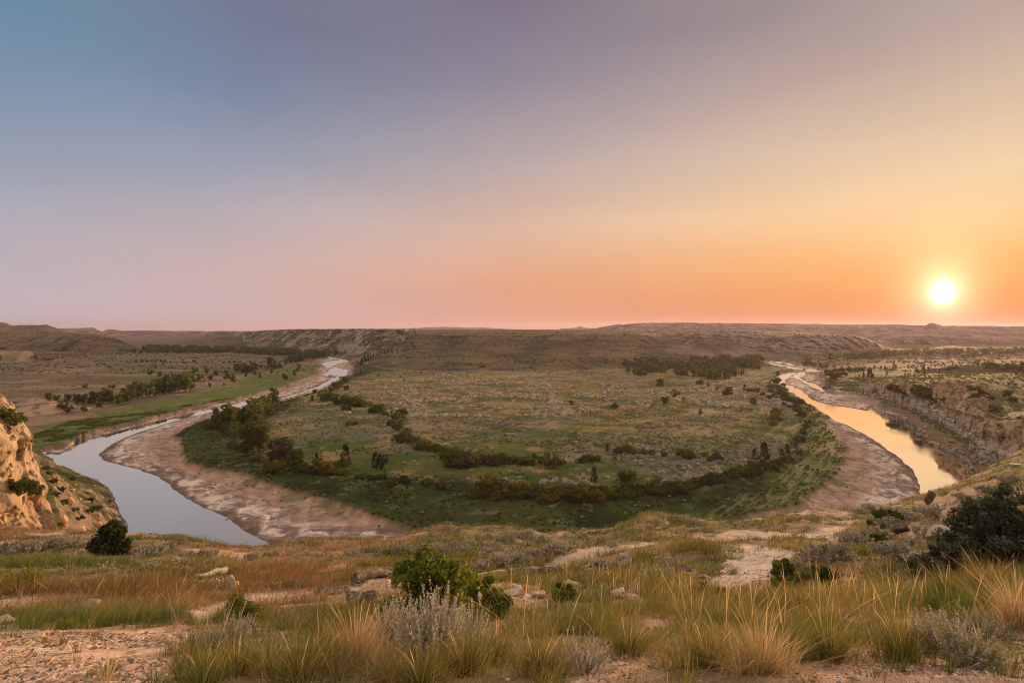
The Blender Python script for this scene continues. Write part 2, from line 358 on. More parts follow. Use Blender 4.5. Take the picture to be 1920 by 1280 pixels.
def valley_cols(u, v, X, Y, db, dw):
    sh = u.shape
    lf = fbm(X/40, Y/40, o=5, seed=41); mf = fbm(X/9, Y/9, o=4, seed=43); hf = fbm(X/2.2, Y/2.2, o=3, seed=47)
    # ---- default: dry tan flats with green streaks
    c = mix(TAN, TAN2, sst(.35, .65, mf))
    st = fbm(X/160+3, Y/55, o=4, seed=51)
    c = mix(c, (.085,.105,.035), sst(.49, .60, st)*.75)
    c = mix(c, (.30,.20,.125), sst(.58, .7, fbm(X/60, Y/25, o=4, seed=53))*.6)
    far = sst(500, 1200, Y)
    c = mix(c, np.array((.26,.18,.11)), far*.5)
    # right-hand flats are warmer
    rt = (u > 1480).astype(float)
    c = mix(c, (.27,.165,.09), rt*sst(.40, .62, mf)*.6*(1-far))
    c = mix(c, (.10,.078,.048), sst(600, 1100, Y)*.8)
    def put(c, poly, colr, s=4, w=8):
        d = sdf(poly, X+(mf-.5)*w*3, Y+(lf-.5)*w*4, 60)
        return mix(c, colr, sst(s, -s, d))
    ol = mix(mix(OLIVE, GOLD, sst(.50, .68, mf)*.5), GREEN, sst(.42, .56, lf)*.6)
    c = put(c, polv_l, ol, 8)
    gr = mix(mix(GREEN, DGREEN, sst(.5, .7, mf)*.7), OLIVE, sst(.55, .7, lf)*.7)
    c = put(c, pgrn_l, gr, 5)
    # ---- inside the bend
    inb = sdf(inside, X, Y, 60) < 0
    dm = sdf(meadow, X+(lf-.5)*16, Y+(mf-.5)*14, 60)
    belt = mix(np.array(DGREEN)*.75, np.array(GREEN)*.6, sst(.4, .65, mf))
    belt = mix(belt, (.10,.115,.035), sst(.62, .75, hf)*.6)
    belt = mix(belt, np.array(OLIVE)*.7, sst(.56, .7, lf)*.5)
    belt = mix(belt, (.22,.23,.15), sst(.66, .74, fbm(X/5, Y/5, o=3, seed=71))*.4)*.72
    md = mix(OLIVE, GOLD, sst(.48, .64, mf*.6+lf*.4+.07*sst(880, 700, v)))
    md = mix(md, GREEN, sst(.48, .60, fbm(X/22, Y/14, o=4, seed=61))*(.35+.65*sst(700, 880, v))*.9+sst(.56, .66, lf)*.25)
    md = mix(md, (.40,.26,.13), sst(.60, .72, fbm(X/14, Y/9, o=4, seed=63))*sst(900, 740, v)*.8)
    md = md*.68
    # sage-grey ground in the densest brush
    md = mix(md, SAGEC, sst(.50, .62, fbm(X/18, Y/18, o=4, seed=67))*.30)
    ins = mix(belt, md, sst(5, -5, dm))
    gb = mix(mix(OLIVE, GREEN, sst(.42, .6, mf)), GOLD, sst(.56, .7, lf)*.4)*.7
    db2 = sdf(pband_r, X+(mf-.5)*10, Y+(mf-.5)*10, 60)
    ins = mix(ins, gb, sst(4, -4, db2)*.8)
    c = np.where(inb[..., None], ins, c)
    c = put(c, pgrn_r2, mix(GREEN, OLIVE, sst(.45, .6, mf)), 3, 3)
    # ---- bars
    r = np.clip(dw/np.maximum(dw-db, .5), 0, 1)           # 0 at the water, 1 at the bank
    rw = r+(fbm(X/4, Y/9, o=4, seed=73)-.5)*.35
    b = mix(MUD, np.array((.20,.135,.115)), sst(.03, .13, rw))
    along = np.arctan2(Y-330, X-30)*170
    strk = .6*fbm(dw/1.7+(mf-.5)*9, along/9, o=4, seed=77)+.4*fbm(X/2.2, Y/3.4, o=4, seed=75)
    salt = sst(.06, .16, rw)*sst(.62, .34, rw)*sst(.38, .54, strk)
    b = mix(b, GRAVEL, sst(.28, .5, rw)*sst(3, 9, dw))
    b = mix(b, SALT, salt*.78)
    b = mix(b, (.25,.175,.13), sst(.5, .68, hf)*.6)
    b = mix(b, (.11,.08,.065), sst(.56, .66, fbm(dw/1.2+(mf-.5)*7, along/6, o=4, seed=78))*.45)
    b = mix(b, (.10,.11,.045), sst(.60, .68, fbm(X/7, Y/7, o=4, seed=79))*sst(.55, .9, r)*.7)
    rr = (u > 1400)
    b = np.where(rr[..., None]&(r[..., None] > 0), mix(b, (.13,.12,.07), sst(.56, .66, fbm(X/9, Y/14, o=4, seed=81))*sst(.3, .6, r)*.6), b)
    c = mix(c, b, sst(.6, -.6, db))
    c = mix(c, (.13,.09,.06), sst(1.8, .6, np.abs(db-.3))*.35*(Y < 600))
    # river bed under the water
    c = mix(c, (.10,.075,.055), (dw < 0).astype(float))
    return c
uf = np.arange(-140, 2062, 1.6)
side = np.geomspace(1, 30, 36)
ua = np.concatenate([CU+(uf[0]-CU)*side[::-1][:-1], uf, CU+(uf[-1]-CU)*side[1:]])
va = np.concatenate([np.arange(1500, 1060, -9), np.arange(1060, 640, -1.0), np.arange(640, 621.4, -.5)])
Ug, Vg = np.meshgrid(ua, va)
Yg = H*F/(Vg-HV); Xg = np.clip((Ug-CU)/F*Yg, -8800, 8800)
DB, DW = valley_fields(Xg, Yg)
Zg = valley_z(Xg, Yg, DB, DW)
Cg = valley_cols(Ug, Vg, Xg, Yg, DB, DW)
m_valley = ground_mat('valley_ground', scale=.35, detail=.30, bump=.25, fine=7)
me = mk_mesh('valley_floor', np.stack([Xg, Yg, Zg], -1).reshape(-1, 3), grid_faces(*Xg.shape), m_valley, {'col': Cg.reshape(-1, 3)})
valley = tag(link('valley_floor', me), kind='structure')
# the same plain carried on behind the viewpoint
me = mk_mesh('far_plain', [(-8800, -8800, 1.5), (8800, -8800, 1.5), (8800, 51, 1.5), (-8800, 51, 1.5)], [(0, 1, 2, 3)], m_valley, {'col': np.tile(TAN, (4, 1))})
tag(link('plain', me), kind='structure')

# ------------------------------------------------------------------ the river
def water_mat():
    m, N, L, b = newmat('water')
    b.inputs['Base Color'].default_value = (.36, .29, .22, 1)
    b.inputs['Roughness'].default_value = .03; b.inputs['IOR'].default_value = 1.5
    b.inputs['Specular IOR Level'].default_value = .75
    geo = N.new('ShaderNodeNewGeometry')
    mp = N.new('ShaderNodeMapping'); mp.inputs['Scale'].default_value = (1, .45, 1); L.new(geo.outputs['Position'], mp.inputs[0])
    n = N.new('ShaderNodeTexNoise'); n.inputs['Scale'].default_value = 1.1; n.inputs['Detail'].default_value = 3; L.new(mp.outputs[0], n.inputs[0])
    n2 = N.new('ShaderNodeTexNoise'); n2.inputs['Scale'].default_value = .06; n2.inputs['Detail'].default_value = 4; L.new(mp.outputs[0], n2.inputs[0])
    mr = N.new('ShaderNodeMapRange'); L.new(n2.outputs[0], mr.inputs[0]); mr.inputs[1].default_value = .5; mr.inputs[2].default_value = .62
    mr.inputs[3].default_value = .012; mr.inputs[4].default_value = .07
    bp = N.new('ShaderNodeBump'); L.new(mr.outputs[0], bp.inputs['Strength']); bp.inputs['Distance'].default_value = .12
    L.new(n.outputs[0], bp.inputs['Height']); L.new(bp.outputs[0], b.inputs['Normal'])
    mr2 = N.new('ShaderNodeMapRange'); L.new(n2.outputs[0], mr2.inputs[0]); mr2.inputs[1].default_value = .45; mr2.inputs[2].default_value = .65
    mr2.inputs[3].default_value = .03; mr2.inputs[4].default_value = .13
    # pools near, broken riffles farther upstream
    sp = N.new('ShaderNodeSeparateXYZ'); L.new(geo.outputs['Position'], sp.inputs[0])
    mr3 = N.new('ShaderNodeMapRange'); L.new(sp.outputs['Y'], mr3.inputs[0]); mr3.inputs[1].default_value = 260; mr3.inputs[2].default_value = 520
    mr3.inputs[3].default_value = 0; mr3.inputs[4].default_value = .38
    ad = N.new('ShaderNodeMath'); ad.operation = 'ADD'; L.new(mr2.outputs[0], ad.inputs[0]); L.new(mr3.outputs[0], ad.inputs[1]); L.new(ad.outputs[0], b.inputs['Roughness'])
    # silty water: a mirror at grazing angles, mud where one looks down into it
    gl = N.new('ShaderNodeBsdfGlossy'); gl.inputs['Color'].default_value = (1, .92, .80, 1); L.new(ad.outputs[0], gl.inputs['Roughness']); L.new(bp.outputs[0], gl.inputs['Normal'])
    lw = N.new('ShaderNodeLayerWeight'); lw.inputs['Blend'].default_value = .5
    mf_ = N.new('ShaderNodeMapRange'); L.new(lw.outputs['Facing'], mf_.inputs[0]); mf_.inputs[1].default_value = .58; mf_.inputs[2].default_value = .78; mf_.inputs[3].default_value = .25; mf_.inputs[4].default_value = .97
    ms = N.new('ShaderNodeMixShader'); L.new(mf_.outputs[0], ms.inputs[0]); L.new(b.outputs[0], ms.inputs[1]); L.new(gl.outputs[0], ms.inputs[2]); L.new(ms.outputs[0], N['Material Output'].inputs[0])
    return m
wx_ = np.array([-420, 900]); wy_ = np.array([45, 1050])
me = mk_mesh('river', [(-420, 45, 0), (900, 45, 0), (900, 1050, 0), (-420, 1050, 0)], [(0, 1, 2, 3)], water_mat(), smooth=False)
tag(link('river', me), kind='structure')

# ================================================================== THE BLUFF WE STAND ON
E = np.array([(-600,985,30),(-300,985,30),(0,990,30),(100,993,29),(240,1001,28),(340,1003,27),(400,1012,26),(440,1018,25.5),(500,1015,26),(560,1006,27),(640,1004,27.5),(740,1003,28),(850,986,29),(960,982,29),(1010,998,28),(1090,998,28),(1150,986,29),(1200,973,30),(1240,969,31),(1320,976,31),(1380,975,32),(1440,965,33),(1500,956,34),(1600,957,34),(1660,946,35),(1700,936,36),(1740,930,36),(1770,920,37),(1800,905,38),(1830,889,40),(1860,870,42),(1900,850,44),(1960,825,46),(2100,790,50),(2600,760,52)], float)
YF = np.array([2.5, 4, 6.5, 10, 15, 22, 28]); FV = np.array([0, .286, .464, .643, .786, .93, 1.0])
SF = np.log(YF/2.5)/np.log(28/2.5)
def bluff_v(t, Y):
    u = np.clip(CU+F*t, -600, 2600)
    ve = np.interp(u, E[:, 0], E[:, 1]); ye = np.interp(u, E[:, 0], E[:, 2])
    s = np.log(np.maximum(Y, 2.5)/2.5)/np.log(ye/2.5)
    f = np.interp(s, SF, FV)
    v = 1280+(ve-1280)*f
    return u, v, ye, ve
def bluff_z(X, Y, noise=True):
    X = np.asarray(X, float); Y = np.asarray(Y, float)
    t = X/np.maximum(Y, .4)
    Yc = np.maximum(Y, 2.5)
    u, v, ye, ve = bluff_v(t, Yc)
    z = H-Yc*(v-HV)/F
    zed = H-ye*(ve-HV)/F
    over = np.maximum(Y-ye, 0)
    z = np.where(Y > ye, zed-over*1.25-.25*sst(0, 3, over), z)
    if noise:
        n = (fbm(X/4.2, Y/4.2, o=4, seed=101)-.5)*.9+(fbm(X/.9, Y/.9, o=3, seed=103)-.5)*.16
        z = z+n*np.clip((np.hypot(X, Y)-2)/14, .04, 1)
        z = z+(fbm(X/5, Y/9, o=4, seed=105, ridge=True)-.5)*2.2*sst(0, 8, over)
        z = z+(fbm(X/.35, Y/.35, o=3, seed=107)-.5)*.035
    return np.maximum(z, -1.5)
path_c = np.array([(300,1162,30),(360,1150,32),(420,1128,30),(480,1112,24),(540,1104,20),(600,1100,17),(700,1094,15),(800,1092,15),(880,1088,14),(950,1076,14),(1020,1062,13),(1090,1048,12),(1160,1036,11),(1230,1026,9),(1290,1018,8),(1340,1010,10),(1380,1004,13),(1440,1002,14),(1500,1000,13),(1560,997,10),(1590,985,8),(1600,965,6)], float)
def path_mask(u, v):
    c = np.interp(u, path_c[:, 0], path_c[:, 1]); w = np.interp(u, path_c[:, 0], path_c[:, 2])
    d = np.abs(v-c)/(w*.5)
    return sst(1.15, .8, d)*(u > 340)*(u < 1595)
def pin(poly, u, v, soft, pad=400):
    return sst(soft, -soft, sdf(np.array(poly, float), u, v, pad))
def bare_mask(u, v, X, Y):
    n = fbm(X/.8, Y/.8, o=4, seed=111); n2 = fbm(X/2.5, Y/2.5, o=3, seed=113)
    uu = u+(n-.5)*90; vv = v+(n-.5)*50
    b = pin([(-600,1175),(0,1176),(120,1182),(200,1172),(330,1178),(430,1180),(400,1215),(330,1240),(300,1270),(240,1300),(-600,1500)], uu, vv, 12)
    b = np.maximum(b, pin([(360,1185),(470,1170),(560,1190),(520,1215),(420,1225)], uu, vv, 12)*.5)
    b = np.maximum(b, .8*pin([(1150,1165),(1240,1150),(1300,1170),(1270,1200),(1180,1195)], uu, vv, 10))
    b = np.maximum(b, .85*pin([(1430,1290),(1500,1225),(1640,1215),(1780,1215),(1930,1180),(2300,1200),(2300,1500),(1400,1500)], uu, vv, 14))
    b = np.maximum(b, .6*pin([(1090,1220),(1240,1225),(1270,1290),(1060,1290)], uu, vv, 14))
    b = np.maximum(b, pin([(1330,1082),(1370,1055),(1420,1040),(1500,1040),(1480,1080),(1420,1095),(1345,1098)], uu, vv, 5))
    b = np.maximum(b, .8*pin([(930,1100),(1010,1098),(1040,1112),(1000,1128),(940,1122)], uu, vv, 5))
    b = np.maximum(b, sst(.66, .72, n2)*.6)
    return b
tf = np.concatenate([-1.32*np.geomspace(1, 60, 30)[::-1][:-1], np.linspace(-1.32, 1.32, 1150), 1.32*np.geomspace(1, 60, 30)[1:]])
yr = np.concatenate([np.geomspace(.5, 2.2, 20)[:-1], np.geomspace(2.2, 60, 620), np.linspace(61, 78, 12)])
Tb, Yb = np.meshgrid(tf, yr)
Xb = np.clip(Tb*Yb, -420, 420)
Zb = bluff_z(Xb, Yb)
ub, vb, yeb, veb = bluff_v(Tb, Yb)
pmk = path_mask(ub, vb); bmk = bare_mask(ub, vb, Xb, Yb)
n1 = fbm(Xb/.5, Yb/.5, o=4, seed=121); n2 = fbm(Xb/3, Yb/3, o=4, seed=123); n3 = fbm(Xb/.09, Yb/.09, o=3, seed=125)
soil = mix((.20,.135,.085), (.30,.20,.12), sst(.35, .65, n1)); soil = mix(soil, (.13,.12,.05), sst(.5, .65, n2)*.6)
dirt = mix((.66,.48,.32), (.52,.34,.23), sst(.4, .62, n1)); dirt = mix(dirt, (.62,.52,.44), sst(.55, .68, n2)*.6)
pink = mix((.36,.21,.16), (.46,.31,.24), sst(.4, .6, n3)); dirt = mix(dirt, pink, sst(700, 1300, ub)*.85)
pale = mix((.50,.42,.36), (.62,.54,.46), n1); dirt = mix(dirt, pale, ((ub > 1300)&(ub < 1520)&(vb < 1110)).astype(float)*.8)
pc = mix((.40,.30,.22), (.54,.43,.33), n1)
cb = mix(soil, dirt, bmk); cb = mix(cb, pc, pmk)
# dark pebbly crust and shards
cb = cb*(1-.5*(sst(.62, .7, n3)*bmk))[..., None]
steep = sst(0, 2.5, Yb-yeb)
cb = mix(cb, mix((.34,.24,.15), (.46,.35,.24), sst(.4, .6, fbm(Xb/2, Yb/6, o=4, seed=127))), steep*.9)
m_bluff = ground_mat('bluff_ground', scale=2.2, detail=.28, bump=.5, fine=11)
me = mk_mesh('bluff_ground', np.stack([Xb, Yb, Zb-.03*pmk], -1).reshape(-1, 3), grid_faces(*Xb.shape), m_bluff, {'col': cb.reshape(-1, 3)})
bluff = tag(link('bluff_ground', me), kind='structure')
# bluff top behind the viewpoint
xs = np.linspace(-420, 420, 60); ys = np.linspace(-260, .6, 50); Xk, Yk = np.meshgrid(xs, ys)
Zk = 45.22+(fbm(Xk/20, Yk/20, o=3, seed=131)-.5)*4*sst(-4, -60, Yk)-sst(-60, -260, Yk)*50
me = mk_mesh('bluff_top', np.stack([Xk, Yk, Zk], -1).reshape(-1, 3), grid_faces(*Xk.shape), m_bluff, {'col': np.tile((.24,.17,.09), (Xk.size, 1))})
tag(link('hilltop', me), kind='structure')

# ================================================================== HILLS, MESAS, CUT BANKS
def loft(name, lines, nu=400, rows=(20,), disp=None, mat=None, u0=None, u1=None, byu=True, kind='structure', colf=None):
    """surface through several curves given as (column, row, distance) of the photograph turned into world points"""
    Ls = []
    for ln in lines:
        a = np.array(ln, float)
        if byu:
            lo = a[:, 0].min(); hi = a[:, 0].max()
            uu = np.linspace(lo, hi, nu)
            # smooth monotone resampling
            v = np.interp(uu, a[:, 0], a[:, 1]); y = np.interp(uu, a[:, 0], a[:, 2])
            Ls.append(P(uu, v, Y=y))
        else:
            k = np.linspace(0, len(a)-1, nu)
            Ls.append(np.stack([np.interp(k, np.arange(len(a)), a[:, j]) for j in range(3)], -1))
    Ls = np.array(Ls); out = []; rr = []
    for i, n in enumerate(rows):
        t = np.linspace(0, 1, n, endpoint=(i == len(rows)-1))[:, None, None]
        out.append(Ls[i]*(1-t)+Ls[i+1]*t); rr.append(i+t[:, 0, 0])
    V = np.concatenate(out, 0); r = np.concatenate(rr)[:, None]+np.zeros((1, nu))
    if disp is not None: V = disp(V, r)
    me = mk_mesh(name, V.reshape(-1, 3), grid_faces(V.shape[0], V.shape[1]), mat)
    return tag(link(name, me), kind=kind)
def hill_mat(name, grass, grass2, rock, rock2, dark, thr=(.70,.88), strata=.25, patch=.05, dk=(.56,.64), wrp=6.0, fine=1.0, zramp=None, shade_streak=None):
    """grass on gentle ground, banded bare rock where it is steep, dark juniper scrub in patches"""
    m, N, L, b = newmat(name)
    geo = N.new('ShaderNodeNewGeometry')
    sx = N.new('ShaderNodeSeparateXYZ'); L.new(geo.outputs['Normal'], sx.inputs[0])
    px = N.new('ShaderNodeSeparateXYZ'); L.new(geo.outputs['Position'], px.inputs[0])
    def noise(s, d=5, r=.6):
        n = N.new('ShaderNodeTexNoise'); n.inputs['Scale'].default_value = s; n.inputs['Detail'].default_value = d; n.inputs['Roughness'].default_value = r
        L.new(geo.outputs['Position'], n.inputs['Vector']); return n.outputs[0]
    def rng_(x, a, b_, c=0., d=1.):
        n = N.new('ShaderNodeMapRange'); L.new(x, n.inputs[0]); n.inputs[1].default_value = a; n.inputs[2].default_value = b_; n.inputs[3].default_value = c; n.inputs[4].default_value = d; return n.outputs[0]
    def mixc(f, a, b_):
        n = N.new('ShaderNodeMix'); n.data_type = 'RGBA'
        L.new(f, n.inputs['Factor'])
        for s, x in ((6, a), (7, b_)):
            if isinstance(x, tuple): n.inputs[s].default_value = (*x, 1)
            else: L.new(x, n.inputs[s])
        return n.outputs[2]
    def mth(op, a, b_):
        n = N.new('ShaderNodeMath'); n.operation = op
        for i, x in enumerate((a, b_)):
            if isinstance(x, (int, float)): n.inputs[i].default_value = x
            else: L.new(x, n.inputs[i])
        return n.outputs[0]
    n_big = noise(patch*.4, 4); n_mid = noise(patch, 6, .65); n_fine = noise(patch*9*fine, 5, .7)
    g = mixc(rng_(n_big, .4, .6), grass, grass2)
    g = mixc(rng_(n_fine, .35, .65, 0, .45), g, tuple(x*.62 for x in grass))
    zz = mth('ADD', px.outputs['Z'], mth('MULTIPLY', n_mid, wrp))
    cmb = N.new('ShaderNodeCombineXYZ'); L.new(mth('MULTIPLY', zz, strata), cmb.inputs[2]); L.new(mth('MULTIPLY', px.outputs['X'], .004), cmb.inputs[0])
    ns = N.new('ShaderNodeTexNoise'); ns.inputs['Scale'].default_value = 1.0; ns.inputs['Detail'].default_value = 4; ns.inputs['Roughness'].default_value = .7; L.new(cmb.outputs[0], ns.inputs[0])
    rk = mixc(rng_(ns.outputs[0], .38, .62), rock, rock2)
    rk = mixc(rng_(n_fine, .35, .7, 0, .5), rk, tuple(x*.6 for x in rock))
    slope = mth('ADD', sx.outputs['Z'], mth('MULTIPLY', mth('SUBTRACT', n_mid, .5), .35))
    sc_ = mixc(rng_(slope, thr[0], thr[1]), rk, g)
    if shade_streak:                                             # dark upright streaks, crevice shade painted into the rock colour
        mp = N.new('ShaderNodeMapping'); mp.inputs['Scale'].default_value = (shade_streak[0], shade_streak[0], shade_streak[1]); L.new(geo.outputs['Position'], mp.inputs[0])
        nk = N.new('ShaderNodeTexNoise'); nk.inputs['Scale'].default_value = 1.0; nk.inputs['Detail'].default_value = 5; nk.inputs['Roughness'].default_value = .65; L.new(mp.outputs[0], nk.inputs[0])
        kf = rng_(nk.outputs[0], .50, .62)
        rk = mixc(kf, rk, shade_streak[2]); sc_ = mixc(rng_(slope, thr[0], thr[1]), rk, g)
    if zramp:
        zf = rng_(mth('ADD', px.outputs['Z'], mth('MULTIPLY', n_mid, zramp[2])), zramp[0], zramp[1])
        sc_ = mixc(zf, sc_, mixc(kf, mixc(rng_(n_fine, .35, .7, 0, .5), zramp[3], tuple(x*.6 for x in zramp[3])), shade_streak[2]))
        # keep the grass on the gentle ground
        sc_ = mixc(rng_(slope, thr[0], thr[1]), sc_, g)
    sc_ = mixc(mth('MULTIPLY', rng_(n_mid, dk[0], dk[1]), rng_(n_fine, .38, .5)), sc_, dark)
    L.new(sc_, b.inputs['Base Color'])
    bp = N.new('ShaderNodeBump'); bp.inputs['Strength'].default_value = .6; bp.inputs['Distance'].default_value = .25/(patch*9*fine)
    L.new(n_fine, bp.inputs['Height']); L.new(bp.outputs[0], b.inputs['Normal'])
    return m
def gully(ax=30, amp=12, seed=1, w=None, zamp=0, fine=.25):
    """erosion: spurs and ravines running down the face, amplitude per band of the loft"""
    def f(V, r):
        X, Y, Z = V[..., 0], V[..., 1], V[..., 2]
        wt = np.interp(r, np.arange(len(w)), w)
        X2 = X+(fbm(X/ax/1.5, Y/ax/1.5, o=2, seed=seed+5)-.5)*ax
        n = fbm(X2/ax, Y/(ax*4), Z/(ax*2.5), o=4, seed=seed, ridge=True)-.55
        n += (fbm(X/ax*5, Y/ax*5, Z/ax*3, o=3, seed=seed+9)-.5)*fine
        d = n*amp*wt
        rad = np.hypot(X, Y); V = V.copy()
        V[..., 0] -= X/rad*d; V[..., 1] -= Y/rad*d
        V[..., 2] += zamp*wt*(fbm(X/ax, Y/ax, o=3, seed=seed+3)-.5)
        return V
    return f
DK=(.035,.04,.022)
mA = hill_mat('mesa_slopes', (.165,.115,.052), (.075,.072,.028), (.065,.054,.032), (.17,.13,.085), DK, thr=(.84,.97), patch=.022, dk=(.50,.56))
mG = hill_mat('grey_badland', (.15,.12,.058), (.09,.085,.04), (.15,.13,.11), (.36,.31,.265), (.025,.03,.017), thr=(.84,.97), patch=.025, strata=.35, dk=(.47,.54))
mF = hill_mat('far_badland', (.12,.085,.055), (.08,.068,.045), (.13,.098,.078), (.34,.26,.21), (.03,.03,.022), thr=(.92,.995), patch=.008, strata=.12, dk=(.53,.60), wrp=20)
def Gz(u, v, z): return (u, v, (H-z)*F/(v-HV))
# --- central mesa: grassy apron, dark face, flat top
loft('mesa_hill', [
 [Gz(706,694,1.0),Gz(780,701,1.0),Gz(900,703,1.0),Gz(1000,702,1.0),Gz(1100,700,1.0),Gz(1200,692,1.0),Gz(1300,686,1.0),Gz(1400,678,1.0)],
 [(712,686,610),(760,680,640),(900,678,650),(1000,680,640),(1100,678,650),(1200,672,690),(1300,665,780),(1400,668,850)],
 [(735,662,790),(770,655,820),(840,650,825),(900,649,830),(1000,649,830),(1100,650,830),(1200,650,840),(1300,652,880),(1400,663,900)],
 [(742,640,835),(756,630,845),(800,628.5,850),(870,629.5,856),(900,628.6,860),(1000,629,858),(1100,628.2,860),(1190,628,870),(1215,630,880),(1250,640,900),(1300,650,920),(1400,663.5,940)],
 [(742,634,900),(760,627.5,960),(800,627,1000),(900,626,1050),(1000,626,1050),(1190,626,1050),(1230,634,1000),(1300,648,1000),(1400,663,980)],
 [(742,630,960),(755,624,1150),(770,617.6,1400),(900,617.2,1500),(1000,617.5,1450),(1150,618.5,1400),(1200,621,1350),(1250,630,1300),(1300,644,1200),(1400,662,1100)],
 [(742,640,1200),(770,618.6,2600),(1150,620,2600),(1300,650,2000),(1400,665,1500)]],
 nu=760, rows=(14,24,44,10,14,10), disp=gully(34, 30, 5, [0, .5, .6, .8, .25, .2, .2], zamp=6, fine=.5), mat=mA)
# --- grey bluffs above the far end of the left reach
loft('badlands_hill', [
 [Gz(455,656,.8),Gz(520,660,.8),Gz(580,664,.8),Gz(620,668,.8),Gz(660,676,.8),Gz(690,690,.8),Gz(716,690,.8),Gz(760,689,.8)],
 [(455,647,1180),(520,647,1120),(570,649,1000),(620,653,940),(670,664,800),(700,666,740),(730,655,760),(760,650,790)],
 [(455,624,1330),(500,621,1260),(545,618,1150),(600,617.6,1080),(660,617.5,960),(700,617.3,890),(730,617.6,880),(760,620,860)],
 [(455,622,1700),(500,619,1600),(545,617,1500),(600,616.9,1500),(660,616.8,1500),(760,617,1300)],
 [(455,640,2400),(600,620,2400),(760,620,2400)]],
 nu=420, rows=(26,34,10,5), disp=gully(40, 85, 15, [0, .25, .6, .2, 0], zamp=4, fine=.6), mat=mG)
# --- low buttes left of them
loft('butte_hill', [
 [Gz(330,648,1),Gz(400,650,1),Gz(480,652,1),Gz(560,656,1)],
 [(330,641,1800),(360,638,1750),(420,638,1700),(480,640,1600),(560,640,1500)],
 [(330,640,1850),(370,636,1850),(390,629,1850),(397,627,1850),(404,630,1850),(415,630,1850),(424,627,1850),(436,629,1850),(445,630,1850),(458,628,1850),(470,629,1850),(490,625,1850),(520,622,1850),(560,618,1800)],
 [(330,645,2500),(560,640,2500)]],
 nu=260, rows=(12,16,6), disp=gully(40, 40, 25, [0, .6, .5, 0], zamp=3), mat=mA)
# --- broad grassy hill at the left edge
loft('grass_hill', [
 [Gz(-500,680,1),Gz(-120,676,1),Gz(0,672,1),Gz(90,670,1),Gz(180,668,1),Gz(250,666,1),Gz(285,662,1)],
 [(-500,660,950),(-120,655,980),(0,656,1000),(90,658,1000),(180,658,1000),(230,657,1000),(262,658,1040),(285,660.5,1080)],
 [(-500,622,1080),(0,628,1100),(60,630,1090),(110,629,1080),(150,627,1070),(200,631,1060),(225,637,1060),(245,647,1070),(262,656,1080),(285,660,1090)],
 [(-500,612,1300),(0,622,1250),(60,626,1250),(110,626,1250),(150,625,1250),(200,630,1180),(245,648,1150),(285,660,1110)],
 [(-500,600,1500),(-100,602,1500),(0,603,1500),(12,605,1500),(22,610,1490),(45,610,1490),(56,609,1480),(88,609,1480),(96,612,1470),(120,621,1440),(135,625,1400),(200,631,1300),(285,661,1150)],
 [(-500,640,2200),(0,640,2200),(285,665,1700)]],
 nu=420, rows=(18,26,8,20,6), disp=gully(46, 60, 35, [0, .8, .7, .7, .5, 0], zamp=12, fine=.5), mat=mA)
loft('rise_hill', [
 [Gz(-300,684,1),Gz(0,682,1),Gz(50,679,1),Gz(90,676,1),Gz(100,672,1)],
 [(-300,665,690),(-60,662,690),(0,658,700),(45,657,710),(75,661,720),(90,671,730),(100,673,740)],
 [(-300,664,760),(0,658,760),(60,658,760),(100,674,760)], [(-300,690,900),(100,690,900)]],
 nu=160, rows=(18,5,5), disp=gully(22, 22, 45, [0, .8, .4, 0], zamp=3), mat=hill_mat('rise_slopes', (.25,.17,.10), (.17,.14,.07), (.36,.25,.18), (.44,.32,.22), DK, patch=.05))
# --- hazy badlands on the left horizon
loft('distant_badlands_left', [
 [Gz(60,634,1),Gz(300,636,1),Gz(600,634,1)],
 [(60,628,2900),(150,627,2900),(200,629,2850),(260,630,2800),(330,629,2900),(420,628,3200),(600,626,2560)],
 [(60,616,3050),(110,615.5,3050),(140,615.5,3030),(146,615,2990),(176,614,2990),(184,619,2990),(190,622,2990),(200,618,3000),(212,617,3000),(228,620,3020),(260,619.5,3080),(330,620.3,3080),(420,620.5,3120),(540,621,3200),(600,620,3220)],
 [(60,640,4300),(600,640,4300)]],
 nu=520, rows=(16,26,4), disp=gully(70, 120, 55, [0, .9, .3, 0], zamp=10, fine=.6), mat=mF)
loft('distant_knolls', [[(740,618,5200),(960,618,5200)], [(740,616.5,5300),(790,614.5,5300),(830,612.5,5300),(860,613.5,5300),(880,614.5,5300),(900,613.5,5300),(940,616,5300),(960,617,5300)], [(740,619,5800),(960,619,5800)]],
 nu=80, rows=(6,4), mat=mF)
loft('distant_knoll', [[(1050,618,3600),(1140,618,3600)], [(1050,616,3650),(1078,614.5,3650),(1083,613.6,3650),(1085,611.2,3650),(1089,611.4,3650),(1092,614.2,3650),(1110,615,3650),(1140,615.5,3650)], [(1050,619,3800),(1140,619,3800)]],
 nu=90, rows=(6,4), mat=mF)
# --- far mesas right
loft('distant_mesa', [
 [Gz(1100,637,1),Gz(1500,637,1),Gz(1920,637,1),Gz(2500,637,1)],
 [(1100,627,2450),(1200,626,2450),(1300,628,2400),(1500,628,2380),(1700,629,2380),(1920,629,2380),(2500,629,2380)],
 [(1100,617.5,2560),(1130,613,2560),(1150,609.5,2560),(1162,607.5,2560),(1168,608.5,2560),(1195,606,2560),(1230,605,2560),(1300,605,2560),(1400,605.5,2560),(1470,606.5,2560),(1560,608,2560),(1640,608,2560),(1735,609.5,2560),(1741,606,2560),(1746,604.5,2560),(1754,606.5,2560),(1764,609,2560),(1768,611,2560),(1780,610,2560),(1840,611,2560),(1920,611.5,2560),(2500,611,2560)],
 [(1100,640,4300),(2500,640,4300)]],
 nu=900, rows=(20,34,4), disp=gully(80, 190, 65, [0, .9, .4, 0], zamp=14, fine=.7), mat=mF)
